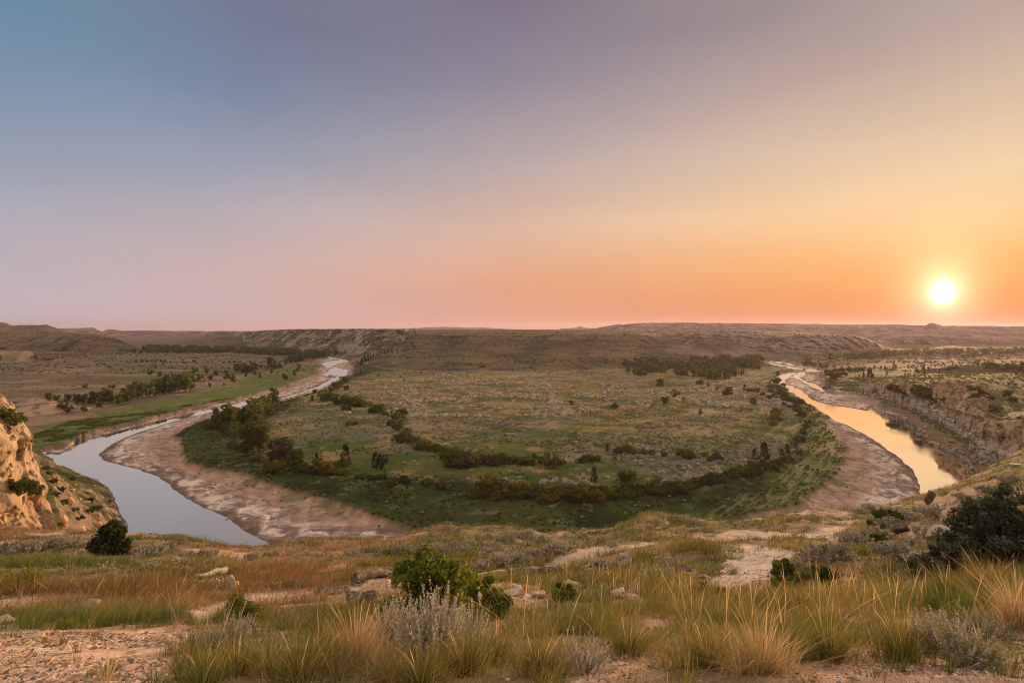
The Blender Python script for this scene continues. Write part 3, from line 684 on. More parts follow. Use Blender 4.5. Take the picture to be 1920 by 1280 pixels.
loft('hazy_mesa', [
 [Gz(1560,652,1),Gz(1640,655,1),Gz(1800,656,1),Gz(1920,656,1),Gz(2400,656,1)],
 [(1560,647,1430),(1640,647,1430),(1740,647,1430),(1800,647,1430),(1920,647,1430),(2400,647,1430)],
 [(1560,645,1480),(1620,636,1500),(1648,628,1510),(1662,627.5,1510),(1674,632,1500),(1684,634,1500),(1693,629.5,1490),(1745,629.8,1490),(1752,632,1490),(1765,637,1480),(1785,640,1490),(1800,632,1540),(1830,631,1560),(1920,632,1560),(2400,632,1560)],
 [(1560,650,2600),(2400,650,2700)]],
 nu=460, rows=(18,26,4), disp=gully(55, 130, 75, [0, .9, .3, 0], zamp=7, fine=.6), mat=mF)
loft('hazy_ridge', [
 [(1440,634,1900),(1600,634,1900),(1800,634,1900),(2300,634,1900)],
 [(1440,628,1960),(1480,622,1980),(1520,619,1980),(1560,621,1980),(1590,626,1960),(1625,622,1990),(1660,619,2000),(1700,621,1990),(1770,624,1980),(1800,621,1980),(1812,616,1980),(1826,616.5,1980),(1840,622,1980),(1900,626,1980),(1960,620,2000),(2300,620,2000)],
 [(1440,640,2300),(2300,640,2300)]],
 nu=420, rows=(26,4), disp=gully(50, 90, 175, [0, .6, .2], zamp=5, fine=.6), mat=mF)
# --- mid-distance mesa right of centre
loft('mesa_hill', [
 [Gz(1280,672,1),Gz(1340,674,1),Gz(1440,676,1),Gz(1520,674,1),Gz(1600,668,1),Gz(1660,662,1),Gz(1700,660,1)],
 [(1280,658,1000),(1340,658,960),(1440,658,920),(1520,656,920),(1600,654,980),(1640,655,1080),(1700,659,1150)],
 [(1280,630,1110),(1300,622,1120),(1330,621,1120),(1400,622,1100),(1430,626,1040),(1460,628.5,1010),(1520,629,1010),(1590,629,1060),(1615,632,1080),(1635,640,1120),(1660,651,1180),(1700,659,1220)],
 [(1280,622,1600),(1310,619,1600),(1400,619,1600),(1500,623,1500),(1560,627,1500),(1615,631.5,1500),(1700,660,1500)],
 [(1280,640,2300),(1700,660,2300)]],
 nu=520, rows=(26,34,8,4), disp=gully(42, 100, 85, [0, .85, .6, .2, 0], zamp=8, fine=.6), mat=hill_mat('dry_badland', (.18,.13,.075), (.11,.09,.05), (.15,.12,.095), (.36,.29,.235), (.04,.038,.024), thr=(.88,.985), patch=.02, strata=.3, dk=(.49,.57)))
# --- conical knob and small cliffs in front of the central mesa
def knob(name, u, vt, Y, w, hgt, mat, seed, flat=0):
    c = P(u, vt, Y=Y); nr, na = 30, 90
    rr, aa = np.meshgrid(np.linspace(0, 1, nr), np.linspace(0, 2*math.pi, na), indexing='ij')
    X = c[0]+rr*w*np.cos(aa); Yy = c[1]+rr*w*np.sin(aa)*.8
    prof = np.where(rr < flat, 1, 1-((rr-flat)/(1-flat))**.85)
    n = fbm(X/(w*.35), Yy/(w*.35), o=4, seed=seed, ridge=True)-.6
    Z = c[2]-hgt*(1-prof)+n*hgt*.7*np.sin(np.clip(rr, 0, 1)*math.pi)
    me = mk_mesh(name, np.stack([X, Yy, Z], -1).reshape(-1, 3), grid_faces(nr, na), mat)
    return tag(link(name, me), kind='structure')
knob('knob_hill', 1045, 629, 790, 62, 26, mA, 91)
knob('knob_hill', 1345, 628, 1000, 75, 34, mA, 92)
mC = hill_mat('pale_cliff', (.13,.10,.055), (.09,.08,.04), (.13,.105,.08), (.30,.24,.19), (.06,.055,.04), thr=(.80,.97), patch=.05, strata=.5)
knob('pale_hill', 1275, 648, 800, 60, 26, mC, 93, .15)
knob('pale_hill', 1312, 655, 790, 40, 18, mC, 193, .1)
knob('pale_hill', 1392, 649, 830, 90, 34, mC, 94, .05)
knob('pale_hill', 1425, 658, 800, 55, 22, mC, 194, .05)
knob('grass_hill', 968, 670, 640, 50, 14, mA, 95)
knob('grass_hill', 1090, 680, 590, 40, 10, mA, 96)
knob('pale_hill', 20, 753, 290, 42, 12, hill_mat('crumbled_bank', (.26,.18,.11), (.20,.15,.09), (.38,.26,.20), (.46,.33,.25), DK, thr=(.85,.98), patch=.12), 97, .3)
knob('pale_hill', 75, 757, 280, 36, 8, hill_mat('crumbled_bank', (.26,.18,.11), (.20,.15,.09), (.38,.26,.20), (.46,.33,.25), DK, thr=(.85,.98), patch=.12), 98, .3)
# --- knoll on the right flats
knob('grass_hill', 1815, 683, 470, 75, 15, mA, 99, 0)
knob('grass_hill', 1885, 686, 520, 60, 14, mA, 100, .2)
knob('grass_hill', 1665, 706, 400, 34, 6, mA, 191, .2)

# --- cut bank along the right reach (terrace, rim, cliff, talus)
def cut_disp(V, r):
    X, Y, Z = V[..., 0].copy(), V[..., 1].copy(), V[..., 2].copy()
    w = np.interp(r, [0, 1, 1.6, 2, 2.6, 3, 4, 5], [.0, .6, 1, 1, 1, .9, .8, 0])
    wf = np.interp(r, [0, 1, 1.2, 2, 2.9, 3, 4, 4.5], [.2, .5, 1, 1, 1, .7, .6, 0])
    s = (X*.44+Y*.9)                                     # distance along the bank
    big = fbm(s/26, Z/40, o=3, seed=201)-.5
    rid = fbm((s+(vn(s/14, Z/9, seed=4)-.5)*9)/7.5, Z/22, o=4, seed=203, ridge=True)-.6
    fl = (fbm(s/4.2, Z/16, o=3, seed=205, ridge=True)-.6)*2.2+(fbm(s/1.2, Z/7, o=3, seed=206, ridge=True)-.55)*.6
    led = vn(Z/1.6+big*3, s/60, seed=207)-.5
    up = sst(1.4, 2.2, r)                                 # steeper cap keeps its flutes
    d = (big*10+rid*6)*w+(fl*3.0+led*2.0)*wf*(.5+.6*up)+(fbm(X/1.5, Y/1.5, Z/1.2, o=4, seed=209)-.5)*2.2*wf
    V[..., 0] -= d*.9; V[..., 1] += d*.25
    V[..., 2] += (fbm(X/12, Y/12, o=4, seed=211)-.5)*1.6*np.interp(r, [0, 1, 2, 3, 4, 5], [0, .8, .3, .2, .2, 1])
    # loose rubble on the talus
    V[..., 2] += (fbm(X/1.8, Y/1.8, o=3, seed=213)-.45)*1.1*np.interp(r, [0, .15, .5, 1.2, 1.6], [0, .15, 1, 1, 0])
    return V
cutm = hill_mat('cutbank_rock', (.105,.09,.034), (.055,.065,.02), (.32,.27,.23), (.74,.64,.55), (.05,.055,.025), thr=(.58,.76), patch=.11, strata=.9, dk=(.60,.68), wrp=3, fine=1.3, zramp=(10.2, 11.8, 3.5, (.56,.40,.26)), shade_streak=(.42, .06, (.11,.08,.055)))
Wl = [(1540,728,.0),(1600,738,0),(1648,755,0),(1680,778,0),(1712,798,0),(1731,822,0),(1751,834,0),(1784,851,0),(1808,863,0),(1832,888,0),(1850,917,0),(1900,1000,0),(2060,1150,0)]
def L3(a): return [tuple(P(u, v, Y=y)) for u, v, y in a]
W3 = [tuple(P(u, v, z=-.4)) for u, v, _ in Wl]
B3 = L3([(1545,722,398),(1604,728,382),(1648,742,335),(1684,754,306),(1712,767,280),(1742,780,257),(1772,797,231),(1802,817,208),(1820,834,193),(1840,852,179),(1862,870,166),(1920,915,138),(2060,1000,104)])
_M = [(1545,716,403),(1606,723,386),(1650,732,340),(1690,738,312),(1718,746,290),(1748,750,268),(1775,757,246),(1806,775,228),(1824,798,208),(1842,812,192),(1864,826,178),(1925,850,152),(2060,900,118)]
_R = [(1548,708,410),(1608,716,392),(1652,719,346),(1692,715,318),(1722,716,300),(1750,722,284),(1772,709,268),(1806,714,254),(1826,741,236),(1846,766,219),(1868,786,200),(1930,785,172),(2060,790,140)]
_B = [(1545,728,398),(1604,728,382),(1648,742,335),(1684,754,306),(1712,767,280),(1742,780,257),(1772,797,231),(1802,817,208),(1820,834,193),(1840,852,179),(1862,870,166),(1920,915,138),(2060,1000,104)]
_M2 = [(m[0], m[1], b_[2]+(m[2]-b_[2])*.65) for m, b_ in zip(_M, _B)]
_R2 = [(r_[0], r_[1], m2[2]+(r_[2]-m[2])*.5) for r_, m, m2 in zip(_R, _M, _M2)]
M3 = L3(_M2); R3 = L3(_R2)
_K = [(r_[0]+2, r_[1]-1.0, r_[2]+5) for r_ in _R2]      # just behind the rim
K3 = L3(_K)
T3 = L3([(1560,703,450),(1620,704,440),(1670,706,420),(1710,706,400),(1750,707,380),(1785,704,360),(1815,704,345),(1845,711,320),(1875,725,290),(1905,742,262),(1940,755,240),(2000,760,215),(2120,765,180)])
T4 = L3([(1590,684,640),(1680,684,640),(1740,684,640),(1800,686,620),(1860,690,600),(1900,694,580),(1940,697,560),(1980,700,540),(2020,705,500),(2060,710,460),(2120,715,420),(2200,720,380),(2400,730,320)])
T5 = [tuple(P(u, v, z=1.0)) for u, v in [(1600,672),(1690,672),(1760,672),(1830,672),(1880,673),(1930,674),(1980,675),(2030,677),(2080,680),(2140,684),(2240,690),(2400,700),(2700,720)]]
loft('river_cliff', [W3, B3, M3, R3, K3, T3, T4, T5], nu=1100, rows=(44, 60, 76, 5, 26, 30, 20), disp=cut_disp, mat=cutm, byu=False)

# --- sandstone buttress at the left edge
def buttress():
    # footprint (plan) at several heights, each listed from the near left round the nose to the far side
    lev = []
    # z, nose column u, nose distance, setback
    for z, un, Yn, k in [(38.5,-30,84,0),(37.3,-8,83,.2),(36.4,3,82,.4),(35.3,17,81,.6),(34.2,30,80,.7),(32.6,42,79.5,.8),(31.2,56,78.5,.9),(29.6,70,78,.9),(27.4,68,77.5,.85),(25.5,72,77,.95),(23,83,76.5,1),(20.5,92,76,1.1),(19,94,75,1.2),(16.5,104,73,1.6),(13,118,72,2),(8,140,71,2.4),(-1,180,70,3)]:
        Xn = (un-CU)/F*Yn
        o = k*1.5
        tn = (un-CU)/F
        fp = [(tn-1.2,52-o),(tn-.7,56-o*1.5),(tn-.4,60-o*1.7),(tn-.22,64-o*1.8),(tn-.12,67.5-o*1.6),(tn-.05,72-o),(tn-.012,75.5-o*.5),(tn,Yn),(tn-.015,Yn+7),(tn-.05,Yn+14),(tn-.11,Yn+28),(tn-.2,Yn+55),(tn-.45,Yn+90)]
        lev.append([(t_*y_, y_, z) for t_, y_ in fp])
    lev = lev[::-1]
    def disp(V, r):
        X, Y, Z = V[..., 0].copy(), V[..., 1].copy(), V[..., 2].copy()
        cx, cy = -115, 95
        dx, dy = X-cx, Y-cy; q = np.hypot(dx, dy); dx, dy = dx/q, dy/q
        a = np.arctan2(dy, dx)*60
        col_ = fbm(a/9+ (vn(Z/6, a/7, seed=2)-.5)*.7, Z/34, o=4, seed=301, ridge=True)-.58
        fine = fbm(a/1.6, Z/5, Y/2, o=4, seed=303)-.5
        led = vn(Z/1.7, a/25, seed=305)-.5
        blob = fbm(X/5, Y/5, Z/5, o=3, seed=307)-.5
        pits = np.maximum(fbm(X/.9, Y/.9, Z/.7, o=3, seed=309)-.60, 0)*5
        crk = sst(.86, .97, fbm(a/4.5, Z/60, Y/30, o=3, seed=311, ridge=True))
        shelf = sst(.45, .62, vn(Z/3.1+blob*1.5, a/40, seed=313))
        d = col_*3.4+fine*1.7+led*1.3+blob*2.2-pits*.9-crk*2.4+shelf*1.3-1.2
        V[..., 0] += dx*d; V[..., 1] += dy*d
        return V
    m, N, L, b = newmat('sandstone')
    geo = N.new('ShaderNodeNewGeometry')
    def noise(s, d=6, r=.65, vec=None):
        n = N.new('ShaderNodeTexNoise'); n.inputs['Scale'].default_value = s; n.inputs['Detail'].default_value = d; n.inputs['Roughness'].default_value = r
        L.new(vec or geo.outputs['Position'], n.inputs['Vector']); return n.outputs[0]
    mp = N.new('ShaderNodeMapping'); mp.inputs['Scale'].default_value = (.5, .5, .12); L.new(geo.outputs['Position'], mp.inputs[0])
    r = N.new('ShaderNodeValToRGB'); e = r.color_ramp.elements; e[0].position = .32; e[1].position = .68
    e[0].color = (.30,.21,.13,1); e[1].color = (.60,.46,.30,1); k = e.new(.5); k.color = (.46,.33,.20,1)
    L.new(noise(1.0, 7, .6, mp.outputs[0]), r.inputs[0])
    r2 = N.new('ShaderNodeValToRGB'); e = r2.color_ramp.elements; e[0].position = .56; e[1].position = .66
    L.new(noise(.9, 7, .72), r2.inputs[0])
    mx = N.new('ShaderNodeMix'); mx.data_type = 'RGBA'; L.new(r2.outputs[0], mx.inputs['Factor']); L.new(r.outputs[0], mx.inputs[6]); mx.inputs[7].default_value = (.16,.11,.065,1)
    sx = N.new('ShaderNodeSeparateXYZ'); L.new(geo.outputs['Normal'], sx.inputs[0])
    mr = N.new('ShaderNodeMapRange'); L.new(sx.outputs[2], mr.inputs[0]); mr.inputs[1].default_value = .72; mr.inputs[2].default_value = .92
    mx2 = N.new('ShaderNodeMix'); mx2.data_type = 'RGBA'; L.new(mr.outputs[0], mx2.inputs['Factor']); L.new(mx.outputs[2], mx2.inputs[6]); mx2.inputs[7].default_value = (.16,.12,.06,1)
    L.new(mx2.outputs[2], b.inputs['Base Color'])
    bp = N.new('ShaderNodeBump'); bp.inputs['Strength'].default_value = .8; bp.inputs['Distance'].default_value = .5; L.new(noise(1.3, 9, .7), bp.inputs['Height']); L.new(bp.outputs[0], b.inputs['Normal'])
    loft('sandstone_cliff', lev, nu=620, rows=tuple([6,8,10,12,12,14,14,14,12,8,12,14,14,14,12,12]), disp=disp, mat=m, byu=False)
    # grassy cap running back from the top
    top = lev[-1]
    back = [(x-25-abs(x+84)*.2, y+8, 47.5) for x, y, z in top]; back2 = [(x-110, y+40, 50) for x, y, z in top]; b3 = [(x-260, y+60, 2) for x, y, z in top]
    loft('cliff_top', [top, back, back2, b3], nu=200, rows=(12, 10, 10), disp=lambda V, r: V+np.stack([np.zeros(r.shape), np.zeros(r.shape), (fbm(V[..., 0]/6, V[..., 1]/6, o=3, seed=5)-.5)*1.5*np.clip(r, 0, 1)], -1), mat=mA, byu=False)
buttress()
# --- rubble slope between the buttress and the water
def tal(V, r):
    X, Y = V[..., 0].copy(), V[..., 1].copy()
    w = np.interp(r, [0, .25, 1, 2, 3], [.15, 1, 1, 1, 1])
    V[..., 2] += ((fbm(X/7, Y/7, o=4, seed=401)-.5)*3.2+(fbm(X/1.2, Y/1.2, o=3, seed=403)-.5)*.9)*w
    return V
tm = hill_mat('talus_slope', (.13,.10,.04), (.055,.07,.018), (.17,.125,.08), (.30,.22,.15), (.03,.04,.012), thr=(.60,.78), patch=.25, strata=1, dk=(.56,.64), fine=.8)
A0 = [tuple(P(u, v, z=-.4)) for u, v in [(60,853),(84,866),(120,884),(155,892),(183,900),(203,915),(215,935),(225,955),(234,978),(242,1005),(256,1060),(290,1160)]]
A1 = L3([(50,845,185),(66,850,172),(84,862,160),(104,880,146),(122,900,130),(140,922,118),(150,945,108),(158,965,101),(166,985,96),(174,1010,91),(190,1060,80),(220,1160,66)])
A2 = L3([(30,835,170),(44,840,158),(56,850,145),(70,870,125),(84,890,108),(94,910,98),(100,930,92),(106,950,88),(112,972,84),(120,1000,80),(140,1060,70),(170,1160,58)])
A3 = [(x-22, y-14, z+4) for x, y, z in A2]
loft('rubble_slope', [A0, A1, A2, A3], nu=260, rows=(50, 40, 10), disp=tal, mat=tm, byu=False)

# ================================================================== FINDING THE GROUND
bpy.context.view_layer.update()
_dg = bpy.context.evaluated_depsgraph_get()
def hit(u, v):
    """the real ground point seen at a spot of the photograph"""
    d = Vector(((u-CU)/F, 1, -(v-HV)/F)).normalized()
    ok, p, n, i, o, m = scene.ray_cast(_dg, Vector((0, 0, H)), d)
    return (p, o.name) if ok and p.length < 9000 else (None, None)
def down(x, y, z=200):
    ok, p, n, i, o, m = scene.ray_cast(_dg, Vector((x, y, z)), Vector((0, 0, -1)))
    return (p, o.name) if ok else (None, None)

# ================================================================== PLANT PROTOTYPES
def leaf_quads(C, size, rng, up=.3, asp=1.0, N=None):
    """one small quad per centre C, random facing"""
    n = len(C)
    a = rng.normal(size=(n, 3)); 
    if N is not None: a = a*.6+N
    a[:, 2] += up; a /= np.linalg.norm(a, axis=1, keepdims=True)
    b = rng.normal(size=(n, 3)); b -= a*(a*b).sum(1, keepdims=True); b /= np.linalg.norm(b, axis=1, keepdims=True)
    c = np.cross(a, b)
    s = (np.asarray(size)*rng.uniform(.7, 1.3, n))[:, None]
    b = b*s*.5; c = c*s*.5*asp
    V = np.stack([C-b-c*.6, C+b*.2-c, C+b+c*.5, C-b*.2+c], 1).reshape(-1, 3)
    Fq = np.arange(n*4).reshape(-1, 4)
    return V, Fq
def tube(pts, rad, ns=6):
    pts = np.asarray(pts, float); n = len(pts)
    V = []
    for i in range(n):
        d = pts[min(i+1, n-1)]-pts[max(i-1, 0)]; d /= np.linalg.norm(d)+1e-9
        x = np.cross(d, (0.3, .1, 1.)) if abs(d[2]) < .9 else np.cross(d, (1., 0, 0)); x /= np.linalg.norm(x); y = np.cross(d, x)
        for k in range(ns):
            a = 2*math.pi*k/ns; V.append(pts[i]+rad[i]*(x*math.cos(a)+y*math.sin(a)))
    Fq = [(i*ns+k, i*ns+(k+1) % ns, (i+1)*ns+(k+1) % ns, (i+1)*ns+k) for i in range(n-1) for k in range(ns)]
    return np.array(V), np.array(Fq)
def join(parts):
    V, Fs, o = [], [], 0
    for v, f in parts: V.append(v); Fs.append(np.asarray(f)+o); o += len(v)
    return np.concatenate(V), np.concatenate(Fs)
def branch_pts(p0, d, L, n, rng, curl=.25, up=0.):
    p = np.array(p0, float); d = np.array(d, float); d /= np.linalg.norm(d); out = [p.copy()]
    for i in range(n):
        d = d+rng.normal(size=3)*curl/n**.5+np.array([0, 0, up/n]); d /= np.linalg.norm(d); p = p+d*L/n; out.append(p.copy())
    return np.array(out)

M_cott = foliage_mat('cottonwood_leaves', (.045,.070,.013), (.23,.27,.055), .45)
M_jun = foliage_mat('juniper_leaves', (.020,.030,.012), (.055,.068,.024), .15)
M_shrub = foliage_mat('shrub_leaves', (.040,.060,.012), (.16,.18,.032), .4)
M_yel = foliage_mat('yellow_shrub_leaves', (.075,.085,.012), (.26,.22,.03), .4)
M_sage = foliage_mat('sage_leaves', (.10,.085,.06), (.60,.55,.43), .25)
M_sageg = foliage_mat('grey_green_leaves', (.13,.14,.06), (.30,.30,.15), .3)
M_dkgreen = foliage_mat('silver_buffalo_leaves', (.030,.038,.020), (.19,.21,.14), .3)
M_brown = foliage_mat('brown_scrub', (.055,.048,.030), (.13,.115,.07), .25)
M_bark = rock_mat('bark', (.085,.06,.045), (.16,.12,.09), (.06,.045,.03), scale=6, bump=.4, dist=.02)
M_dead = rock_mat('dead_wood', (.40,.35,.30), (.52,.46,.40), (.22,.18,.15), scale=8, bump=.4, dist=.02)

def crown(kind, seed, n):
    """leaf centres filling a lumpy crown one unit high (origin at the foot)"""
    g = np.random.default_rng(seed); C = []
    if kind == 'cottonwood':
        k = 30; zc = g.uniform(.14, .93, k); rr = .27*np.sqrt(np.clip(1-((zc-.5)/.5)**2, .05, 1)); a = g.uniform(0, 6.28, k); q = np.sqrt(g.uniform(.1, 1, k))
        cc = np.stack([rr*q*np.cos(a), rr*q*np.sin(a), zc], 1); sr = g.uniform(.07, .13, k)
    elif kind == 'round':
        k = 22; zc = g.uniform(.10, .86, k); rr = .42*np.sqrt(np.clip(1-((zc-.5)/.5)**2, .05, 1)); a = g.uniform(0, 6.28, k); q = np.sqrt(g.uniform(.1, 1, k))
        cc = np.stack([rr*q*np.cos(a), rr*q*np.sin(a), zc], 1); sr = g.uniform(.10, .17, k)
    elif kind == 'juniper':
        k = 34; zc = g.uniform(.08, .95, k); rr = .30*(1-zc)**.65+.02; rr *= np.where(zc < .2, .8, 1); a = g.uniform(0, 6.28, k); q = np.sqrt(g.uniform(.15, 1, k))
        cc = np.stack([rr*q*np.cos(a), rr*q*np.sin(a), zc], 1); sr = g.uniform(.05, .10, k)
    elif kind == 'shrub':
        k = 20; a = g.uniform(0, 6.28, k); q = np.sqrt(g.uniform(0, 1, k))*.62; zc = .12+g.uniform(0, .68, k)*(1-q*.8)
        cc = np.stack([q*np.cos(a), q*np.sin(a), zc], 1); sr = g.uniform(.14, .24, k)
    w = sr**2; w /= w.sum(); idx = g.choice(k, n, p=w)
    d = g.normal(size=(n, 3)); d /= np.linalg.norm(d, axis=1, keepdims=True)
    r = g.uniform(.35, 1.08, n)**.5
    sq = np.array([1, 1, .8]) if kind != 'juniper' else np.array([.8, .8, 1.7])
    C = cc[idx]+d*(sr[idx]*r)[:, None]*sq
    tint = np.clip(g.uniform(0, 1, n)*.5+g.uniform(0, 1, k)[idx]*.6-.1, 0, 1)
    C[:, 2] = np.maximum(C[:, 2], .015)
    return C, tint, cc, g
def plant_mesh(name, kind, seed, n, size, mat, up=.3):
    C, tint, cc, g = crown(kind, seed, n)
    V, Fq = leaf_quads(C, size, g, up)
    return mk_mesh(name, V, Fq, mat, {'tint': np.repeat(tint, 4)}, smooth=False), cc
def trunk_mesh(name, cc, seed, th=.028, h=.75, mat=None, lean=0.05, nl=7, top=None):
    g = np.random.default_rng(seed); p = branch_pts((0, 0, -.03), (lean*g.normal(), lean*g.normal(), 1), h, 6, g, .12)
    parts = [tube(p, np.linspace(th, th*.3, len(p)), 6)]
    for i in g.choice(len(cc), min(nl, len(cc)), replace=False):
        k = g.integers(1, 5); s = p[k]; d = cc[i]-s; L = np.linalg.norm(d)
        b = branch_pts(s, d, L*.95, 4, g, .15); parts.append(tube(b, np.linspace(th*.5, th*.12, len(b)), 4))
    V, Fq = join(parts); return mk_mesh(name, V, Fq, mat or M_bark)
PROTO = {}
def add_proto(key, kind, seeds, n, size, mat, cat, nm, th=.028, h=.75, up=.3):
    PROTO[key] = dict(v=[], cat=cat, name=nm)
    for s in seeds:
        cm, cc = plant_mesh(nm+'_crown', kind, s, n, size, mat, up); tm_ = trunk_mesh(nm+'_trunk', cc, s+5, th, h)
        PROTO[key]['v'].append((cm, tm_))
add_proto('cott', 'cottonwood', (1, 2, 3, 4), 1900, .050, M_cott, 'tree', 'cottonwood_tree')
add_proto('jun', 'juniper', (11, 12, 13), 2200, .038, M_jun, 'tree', 'juniper_tree', .02)
add_proto('dround', 'round', (21, 22, 23), 1900, .058, M_shrub, 'tree', 'broadleaf_tree')
add_proto('shrub', 'shrub', (31, 32, 33), 1700, .085, M_shrub, 'shrub', 'green_shrub', .02, .5)
add_proto('yshrub', 'shrub', (41, 42), 1700, .08, M_yel, 'shrub', 'yellow_shrub', .02, .5)
add_proto('bshrub', 'shrub', (51, 52), 1500, .085, M_brown, 'shrub', 'brown_shrub', .02, .5)
add_proto('yround', 'round', (61,), 2000, .055, M_yel, 'shrub', 'yellow_shrub', .02, .5)
add_proto('bround', 'round', (71,), 2000, .055, M_brown, 'tree', 'brown_tree', .02, .5)
def place_plant(key, p, size, label, group=None, wide=1.0, idx=None, parts=True, cat=None):
    """a plant of its own: Empty at the foot, crown and trunk under it"""
    pr = PROTO[key]; i = random.randrange(len(pr['v'])) if idx is None else idx
    r = empty(pr['name'], p, random.uniform(0, 6.28), (size*wide, size*wide, size))
    tag(r, label, cat or pr['cat'], group)
    cm, tm_ = pr['v'][i]
    link('crown', cm, r); link('trunk', tm_, r)
    return r
def at(u, v):
    p, nm = hit(u, v)
    return p
ORD = ['first','second','third','fourth','fifth','sixth','seventh','eighth','ninth','tenth','eleventh','twelfth','thirteenth','fourteenth','fifteenth','sixteenth','seventeenth','eighteenth','nineteenth','twentieth']
def ordn(i):
    if i < 20: return ORD[i]
    n = i+1; return str(n)+({1:'st',2:'nd',3:'rd'}.get(n % 10, 'th') if n not in (11,12,13) else 'th')
def row_of(key, pts, what, where, group, wide=1.0, jit=.1, hs=1.04):
    """(column of foot, row of foot, height in photo pixels); labels count them from the left"""
    pts = sorted(pts)
    n = len(pts)
    for i, q in enumerate(pts):
        u, v, h = q[:3]; k = q[3] if len(q) > 3 else key
        p = at(u, v)
        if p is None: continue
        s = h*p.y/F*hs*(1.18 if k in ('shrub', 'bshrub', 'yshrub') else 1)
        if n == 1: lab = f'{what} {where}'
        elif i == 0: lab = f'leftmost {what} {where}'
        elif i == n-1: lab = f'rightmost {what} {where}'
        else: lab = f'{ordn(i)} {what} from the left {where}'
        place_plant(k, p, s, lab, group, wide*random.uniform(1-jit, 1+jit))
# ---- left side of the river
row_of('cott', [(195,757,31),(207,757,24),(222,760,24),(233,757,29),(245,752,31),(258,748,34),(268,746,28),(280,744,29),(290,742,31),(302,740,31),(312,738,33),(322,738,34),(335,737,35),(347,736,37),(357,733,36)],
       'tall green cottonwood', 'in the row along the left bank meadow', 'cottonwood row on the left bank')
row_of('dround', [(118,768,20),(130,772,16),(150,757,22),(165,757,22),(178,756,22),(157,771,12),(143,752,14),(90,750,14),(105,751,13),(128,752,14),(186,764,13)],
       'dark bushy tree', 'between the left cliff and cottonwood row', 'dark trees beside the cottonwood row')
row_of('dround', [(159,727,9)], 'small dark round tree', 'standing alone on the tan flat at far left', None)
row_of('dround', [(212,728,8),(205,727,6),(282,702,10),(300,706,10),(312,708,9),(325,708,9),(338,709,10),(350,712,12),(365,700,12),(388,700,10),(404,703,10),(395,712,9),(375,712,12)],
       'dark bush', 'in the clump behind the cottonwood row', 'bushes behind the cottonwood row')
row_of('cott', [(425,712,18),(437,718,17),(393,726,9),(420,724,6),(461,708,9),(478,704,12),(487,709,11),(509,700,10),(533,712,13),(538,712,9),(552,704,12),(558,698,9),(561,692,9)],
       'small green cottonwood', 'on the olive meadow across the left river', 'trees scattered on the left meadow')
row_of('dround', [(445,697,16),(452,698,18),(460,699,18),(468,698,16),(477,694,15),(490,690,8),(500,692,9),(508,690,22,'cott'),(515,692,12),(525,690,9),(536,684,14,'cott'),(543,681,16,'cott'),(552,679,15),(560,677,16),(569,676,18),(577,674,16),(586,672,12),(592,671,10)],
       'dark tree', 'in the grove left of the far river bend', 'grove by the far river bend')
row_of('dround', [(202,674,3),(210,674,4),(218,674,3),(255,679,5),(265,679,6),(277,678,5),(285,678,5),(293,678,5),(302,678,5),(310,678,5),(344,680,4),(352,680,3),(364,679,6),(420,681,4),(430,681,5),(440,680,5),(450,680,5),(462,681,5),(470,681,5)],
       'tiny dark bush', 'in the line across the far left flats', 'line of bushes across the left flats')
row_of('jun', [(252,662,10),(262,663,9),(268,661,12),(246,660,6)], 'dark juniper', 'at the tip of the grassy hill on the left', 'junipers at the tip of the left hill')
# ---- along the inner bank of the left reach
row_of('dround', [(637,728,16),(645,720,18),(650,716,12),(628,732,16),(620,735,12),(590,737,9),(578,742,5),(650,732,12)],
       'small dark tree', 'on the bank where the left river narrows', 'bank trees at the narrow left river')
row_of('shrub', [(605,748,18,'dround'),(613,751,16),(622,750,16),(585,752,12,'cott'),(640,757,18),(652,757,18),(662,760,22),(672,762,16),(648,768,12),(656,770,14,'jun'),(680,762,14),(700,774,20,'dround'),(711,773,17),(722,780,10)],
       'dark green shrub', 'in the thicket below the narrow left river', 'thicket below the narrow left river', 1.0)
row_of('shrub', [(741,788,22,'dround'),(752,778,15),(752,795,20,'yround'),(735,798,13),(745,806,14),(762,826,26,'dround'),(750,829,20),(776,830,16),(790,842,18,'yshrub'),(800,843,20,'yround'),(815,845,16),(826,846,14),(838,848,10)],
       'bushy shrub', 'in the diagonal line left of the meadow', 'diagonal line of meadow shrubs')
row_of('cott', [(405,800,34),(412,806,34),(424,812,46),(430,816,60),(440,790,28),(452,795,34,'dround'),(460,792,30,'dround'),(470,795,40),(482,792,44),(492,786,42),(502,780,40),(512,770,44),(516,760,22),(468,768,24),(475,853,74,'dround'),(484,846,50,'cott'),(445,782,18,'shrub'),(398,805,18,'shrub')],
       'tall dark tree', 'in the grove inside the left bend', 'grove on the inner bank of the left bend', .9)
row_of('shrub', [(436,840,14,'bshrub'),(448,844,16,'bshrub'),(462,846,13,'bshrub'),(478,862,10),(511,858,10),(520,862,42,'bround'),(532,858,40,'bround'),(545,862,24,'bround'),(553,876,34,'dround'),(560,872,26,'dround'),(510,884,26,'yshrub'),(524,884,18),(536,882,14),(593,872,22,'jun'),(600,886,28,'yround'),(612,890,26,'yround'),(622,886,16,'bshrub'),(574,884,14,'bshrub'),(586,888,14,'bshrub'),(640,874,14),(628,874,10)],
       'shrub', 'below the left grove beside the gravel bar', 'shrubs below the left grove')
row_of('jun', [(648,870,35)], 'dark pointed juniper', 'standing alone on the left part of the meadow', None)
row_of('jun', [(703,876,26),(712,880,28,'jun'),(722,868,18,'bround')], 'dark juniper', 'right of the lone pointed juniper on the meadow', 'junipers right of the lone juniper')
row_of('shrub', [(655,798,9,'bshrub'),(667,796,7,'bshrub')], 'low dark shrub', 'in the pale grass left of the meadow', 'low shrubs in the pale grass')
